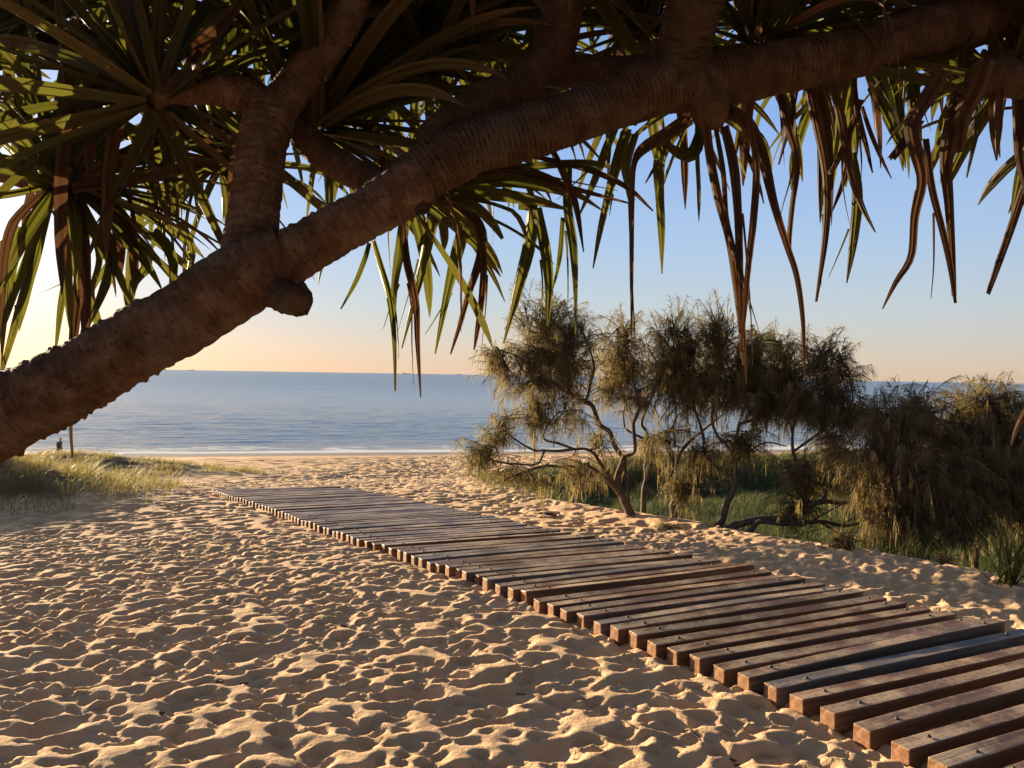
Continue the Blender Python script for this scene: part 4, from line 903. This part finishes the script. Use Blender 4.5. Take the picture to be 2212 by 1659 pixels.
# ground cover and grass on the right, behind the sand edge
n = 420000
yv = 5 + 33 * rng.random(n) ** 1.5; x = rng.uniform(-2.5, 24, n); y = yv
ed = edge_dist(x, y) + 0.25 * fbm(x * 1.3, y * 1.3, 5, 3); cl = vnoise(x * 1.6, y * 1.6, 54) + 0.6 * vnoise(x * 4, y * 4, 55)
keep = in_view(x, y) & (ed > 0.05 + 0.2 * rng.random(n)) & (cl > -0.35 + 0.4 * (y < 14) * (vnoise(x * 0.6, y * 0.6, 59) < -0.15))
x, y, cl, ed = x[keep], y[keep], cl[keep], ed[keep]; n = len(x)
bf = Buf(); pts = np.stack([x, y, gzv(x, y) - 0.02], 1)
dry = sstep(20, 28, y)
blades(bf, pts, rng.uniform(0.16, 0.48, n) * (0.9 + 0.9 * cl) * (0.7 + 0.5 * sstep(0, 1.2, ed)) * np.where(rng.random(n) < 0.03, 1.5, 1) * (1 - 0.25 * sstep(14, 22, y)), 0.006 + 0.00022 * y, rng.uniform(0.4, 1.1, n), np.clip(0.22 + 0.2 * rng.normal(size=n) + 0.5 * dry + 0.5 * (rng.random(n) < 0.05), 0, 1))
tag(bf.build('ground_cover', M_green), 'dark green grass and ground cover beneath the she-oaks', kind='stuff')
# spiky plant at the right edge
c0 = hit(2178, 1262); sp = thing('spiky_plant', 'spiky green plant with long narrow upright blades at the right edge', 'plant', (c0[0], c0[1], gz(c0[0], c0[1])))
bf = Buf()
for k in range(46):
    az = rng.uniform(0, 6.28); el = rng.uniform(0.5, 1.45)
    d0 = np.array([math.cos(az) * math.cos(el), math.sin(az) * math.cos(el), math.sin(el)])
    strap(bf, c0 + rng.normal(size=3) * [.05, .05, 0], d0, rng.uniform(0.35, 0.66), rng.uniform(0.012, 0.02), 0.35, None, rng.uniform(0, 1), n=9)
bf.build('blades', M_green, sp)

# ------------------------------------------------------------------ sign, person, ships, litter
M_board = plain('sign_board_back', (0.36, 0.33, 0.28), 0.6); M_post = plain('grey_post', (0.34, 0.33, 0.31), 0.6)
gp = hit(1154, 1003)
sg = thing('beach_sign', 'pale beach sign on a grey post seen from behind, partly hidden by the tallest she-oak', 'sign', (gp[0], gp[1], gz(gp[0], gp[1])))
ds = gp @ fw; top = P(1155, 850, ds); zt = top[2]
b = Buf(); tube(b, [(gp[0], gp[1], gz(gp[0], gp[1]) - 0.2, 0.05), (gp[0], gp[1], (gp[2] + zt) / 2, 0.05), (gp[0], gp[1], zt, 0.05)], 14, n=4)
b.build('post', M_post, sg)
def box(name, c, s, mt, parent=None, bev=0.01, rz=0.0):
    bm = bmesh.new(); bmesh.ops.create_cube(bm, size=1)
    for v_ in bm.verts: v_.co = Vector((v_.co.x * s[0], v_.co.y * s[1], v_.co.z * s[2]))
    if bev: bmesh.ops.bevel(bm, geom=list(bm.edges), offset=bev, segments=2, affect='EDGES')
    bmesh.ops.rotate(bm, verts=bm.verts, matrix=Matrix.Rotation(rz, 3, 'Z')); bmesh.ops.translate(bm, verts=bm.verts, vec=Vector(c))
    me = bpy.data.meshes.new(name); bm.to_mesh(me); bm.free(); me.materials.append(mt)
    o = bpy.data.objects.new(name, me); COL.objects.link(o)
    if parent: o.parent = parent; o.matrix_parent_inverse = Matrix.Translation(-Vector(parent.location))
    return o
ph = 46 / F * ds; pw = 33 / F * ds
box('panel', (gp[0], gp[1] + 0.075, zt - 0.12 - ph / 2), (pw, 0.04, ph), M_board, sg, 0.008)
for k in (0.25, 0.75): box('bracket', (gp[0], gp[1] + 0.05, zt - 0.12 - ph * k), (0.16, 0.09, 0.05), M_post, sg, 0.006)

# person walking along the water's edge
def skin(name, verts, edges, radii, mt, parent, sub=2):
    me = bpy.data.meshes.new(name); me.from_pydata([Vector(v) for v in verts], edges, []); o = bpy.data.objects.new(name, me); COL.objects.link(o)
    md_ = o.modifiers.new('s', 'SKIN'); sb = o.modifiers.new('u', 'SUBSURF'); sb.levels = sb.render_levels = sub
    for i, r in enumerate(radii): me.skin_vertices[0].data[i].radius = (r, r) if not isinstance(r, tuple) else r
    me.skin_vertices[0].data[0].use_root = True
    dg = bpy.context.evaluated_depsgraph_get(); dg.update()
    nm = bpy.data.meshes.new_from_object(o.evaluated_get(dg)); o.modifiers.clear(); o.data = nm; bpy.data.meshes.remove(me)
    nm.name = name; nm.materials.clear(); nm.materials.append(mt)
    for p_ in nm.polygons: p_.use_smooth = True
    if parent: o.parent = parent
    return o
M_skin = plain('skin', (0.42, 0.25, 0.17), 0.6); M_coat = plain('dark_jacket', (0.06, 0.058, 0.055), 0.8); M_trs = plain('dark_trousers', (0.05, 0.05, 0.06), 0.8); M_hair = plain('dark_hair', (0.03, 0.022, 0.018), 0.7)
dper = 57.0; pp = P(128, 984, dper); pz = gz(pp[0], pp[1])
person = thing('person', 'person in a dark jacket and trousers walking along the beach near the water', 'person', (pp[0], pp[1], pz))
# facing +x, mid-stride, hands in the jacket pockets
body = skin('body', [(0, 0, .95), (-.01, 0, 1.12), (0, 0, 1.32), (.02, 0, 1.46), (.05, 0, 1.54), (.07, 0, 1.64), (.085, 0, 1.72),
   (.02, .18, 1.43), (-.07, .24, 1.18), (.10, .19, 1.02), (.02, -.18, 1.43), (-.07, -.24, 1.18), (.10, -.19, 1.02),
   (.02, .09, .90), (.16, .09, .50), (.12, .09, .09), (.26, .09, .035), (-.02, -.09, .90), (-.06, -.09, .50), (-.26, -.09, .14), (-.15, -.09, .035),
   (.17, .17, .98), (.17, -.17, .98), (.17, 0, 1.635)],
  [(0, 1), (1, 2), (2, 3), (3, 4), (4, 5), (5, 6), (3, 7), (7, 8), (8, 9), (3, 10), (10, 11), (11, 12), (0, 13), (13, 14), (14, 15), (15, 16), (0, 17), (17, 18), (18, 19), (19, 20), (9, 21), (12, 22), (5, 23)],
  [.14, .13, .15, .09, .055, .095, .075, .07, .05, .04, .07, .05, .04, .09, .062, .045, .035, .09, .062, .045, .035, .035, .035, .02], M_skin, person)
skin('jacket', [(0, 0, .88), (-.01, 0, 1.1), (0, 0, 1.32), (.02, 0, 1.45), (.05, 0, 1.52), (.02, .18, 1.43), (-.07, .25, 1.18), (.09, .2, 1.03), (.02, -.18, 1.43), (-.07, -.25, 1.18), (.09, -.2, 1.03)],
  [(0, 1), (1, 2), (2, 3), (3, 4), (3, 5), (5, 6), (6, 7), (3, 8), (8, 9), (9, 10)], [.19, .18, .19, .12, .075, .09, .07, .06, .09, .07, .06], M_coat, person)
skin('trousers', [(0, 0, .95), (.02, .09, .88), (.16, .09, .50), (.12, .09, .12), (-.02, -.09, .88), (-.06, -.09, .50), (-.25, -.09, .17)],
  [(0, 1), (1, 2), (2, 3), (0, 4), (4, 5), (5, 6)], [.155, .105, .078, .062, .105, .078, .062], M_trs, person)
skin('hair', [(.03, 0, 1.66), (.06, 0, 1.75), (.10, 0, 1.77)], [(0, 1), (1, 2)], [.085, .085, .06], M_hair, person)
person.rotation_euler = (0, 0, 0.15)

# ships on the horizon
M_hull = plain('ship_hull', (0.30, 0.20, 0.19), 0.6); M_house = plain('ship_house', (0.55, 0.45, 0.38), 0.6)
def ship(name, label, x, wpx, d, face, cranes):
    c = P(x, 805, d); L_ = wpx / F * d; H = L_ * 0.055
    root = thing(name, label, 'ship', (c[0], c[1], SEA), 'cargo ships on the horizon')
    bm = bmesh.new(); n = 13; ring = []
    for i in range(n):
        t = i / (n - 1); xx = (t - 0.5) * L_; wd = L_ * 0.07 * min(1, (1 - t) * 5 + 0.05, t * 8 + 0.55); rise = H * 0.5 * max(0, (t - 0.85) / 0.15)
        ring.append([bm.verts.new((xx * face, -wd, -H)), bm.verts.new((xx * face, wd, -H)), bm.verts.new((xx * face, wd, H + rise)), bm.verts.new((xx * face, -wd, H + rise))])
    for a, b_2 in zip(ring[:-1], ring[1:]):
        for j in range(4): bm.faces.new((a[j], a[(j + 1) % 4], b_2[(j + 1) % 4], b_2[j]))
    bm.faces.new(ring[0]); bm.faces.new(ring[-1][::-1]); bmesh.ops.recalc_face_normals(bm, faces=bm.faces)
    me = bpy.data.meshes.new('hull'); bm.to_mesh(me); bm.free(); me.materials.append(M_hull)
    o = bpy.data.objects.new('hull', me); COL.objects.link(o); o.parent = root
    def bx(nm, cx, cz, sx, sy, sz, mt):
        q = box(nm, (cx * L_ * face, 0, H + cz * L_), (sx * L_, sy * L_, sz * L_), mt, None, 0); q.parent = root; return q
    bx('deckhouse', -0.40, 0.05, 0.09, 0.12, 0.10, M_house); bx('bridge', -0.395, 0.112, 0.07, 0.15, 0.022, M_house); bx('funnel', -0.455, 0.09, 0.025, 0.03, 0.07, M_hull)
    for k in range(5): bx('hatch_cover', -0.26 + k * 0.15, 0.008, 0.11, 0.09, 0.016, M_hull)
    for k in range(cranes): bx('crane', -0.185 + k * 0.15, 0.05, 0.014, 0.014, 0.10, M_house)
    bx('foremast', 0.44, 0.05, 0.008, 0.008, 0.08, M_house)
ship('cargo_ship', 'long cargo ship on the horizon, farthest left, beside the leaning trunk', 411, 14, 13500, -1, 0)
ship('cargo_ship', 'cargo ship on the horizon with a tall deckhouse, between the long hanging leaf tips', 879, 17, 12000, 1, 0)
ship('cargo_ship', 'cargo ship with deck cranes on the horizon, right of the hanging leaf tips', 993, 13, 12500, 1, 3)

# litter on the sand
M_pale = leafy('bleached_leaf', [(0, (0.45, 0.36, 0.22)), (1, (0.6, 0.5, 0.33))], (0.5, 0.4, 0.2), 0.15)
a_, b_2 = hit(1203, 1117), hit(1244, 1132)
fl_ = thing('fallen_leaf', 'pale bleached pandanus leaf lying on the sand beside the boardwalk', 'leaf', tuple(a_))
bf = Buf(); t = np.linspace(0, 1, 14); cc = a_ + (b_2 - a_) * t[:, None]; cc[:, 2] = gzv(cc[:, 0], cc[:, 1]) + 0.02 + 0.02 * np.sin(t * 9)
leaf(bf, cc, 0.06 * np.clip((1 - t) * 3, 0.1, 1), (0.3, 0.9, 0), 0.4, 0.25, 0.6); bf.build('leaf_blade', M_pale, fl_)
bf = Buf(); cc2 = a_ + np.array([[-0.25, 0.02, 0.02], [-0.12, -0.02, 0.05], [0, 0, 0.02]]); q2, _ = spline(cc2, 8); q2[:, 2] = gzv(q2[:, 0], q2[:, 1]) + 0.03
leaf(bf, q2, np.full(8, 0.07), (0.2, 0.9, 0.1), 0.2, 0.3, 0.3); bf.build('leaf_base', M_dead, fl_)
def twig(label, pl, r, group=None, name='twig', cat='twig'):
    pts = np.array([hit(x, y) for x, y in pl]); pts[:, 2] = [gz(p[0], p[1]) + r * 0.8 for p in pts]
    b = Buf(); L4 = [(*p, r * (1 - 0.5 * i / len(pts))) for i, p in enumerate(pts)]
    tube(b, L4, 6, n=8 * len(pts))
    tag(b.build(name, M_twig), label, cat, group)
twig('bent forked twig half buried in the sand below the boardwalk', [(1478, 1572), (1490, 1586), (1508, 1598), (1512, 1604)], 0.006)
twig('short dark twig sticking out of the sand, left of the bent one', [(1345, 1560), (1353, 1568), (1364, 1578)], 0.006)
for k, (x, y) in enumerate([(290, 1129), (300, 1125), (318, 1130), (262, 1128), (905, 1215), (520, 1476), (1588, 1640), (468, 1475), (1118, 1492), (345, 1545), (1578, 1634), (736, 1352)]):
    twig('dark scrap of bark lying on the trodden sand', [(x, y), (x + 5, y + 1), (x + 10 + 3 * (k % 3), y - 2 + k % 4)], 0.006 + 0.002 * (k % 2), 'scraps of bark scattered on the sand', 'bark_scrap', 'bark')
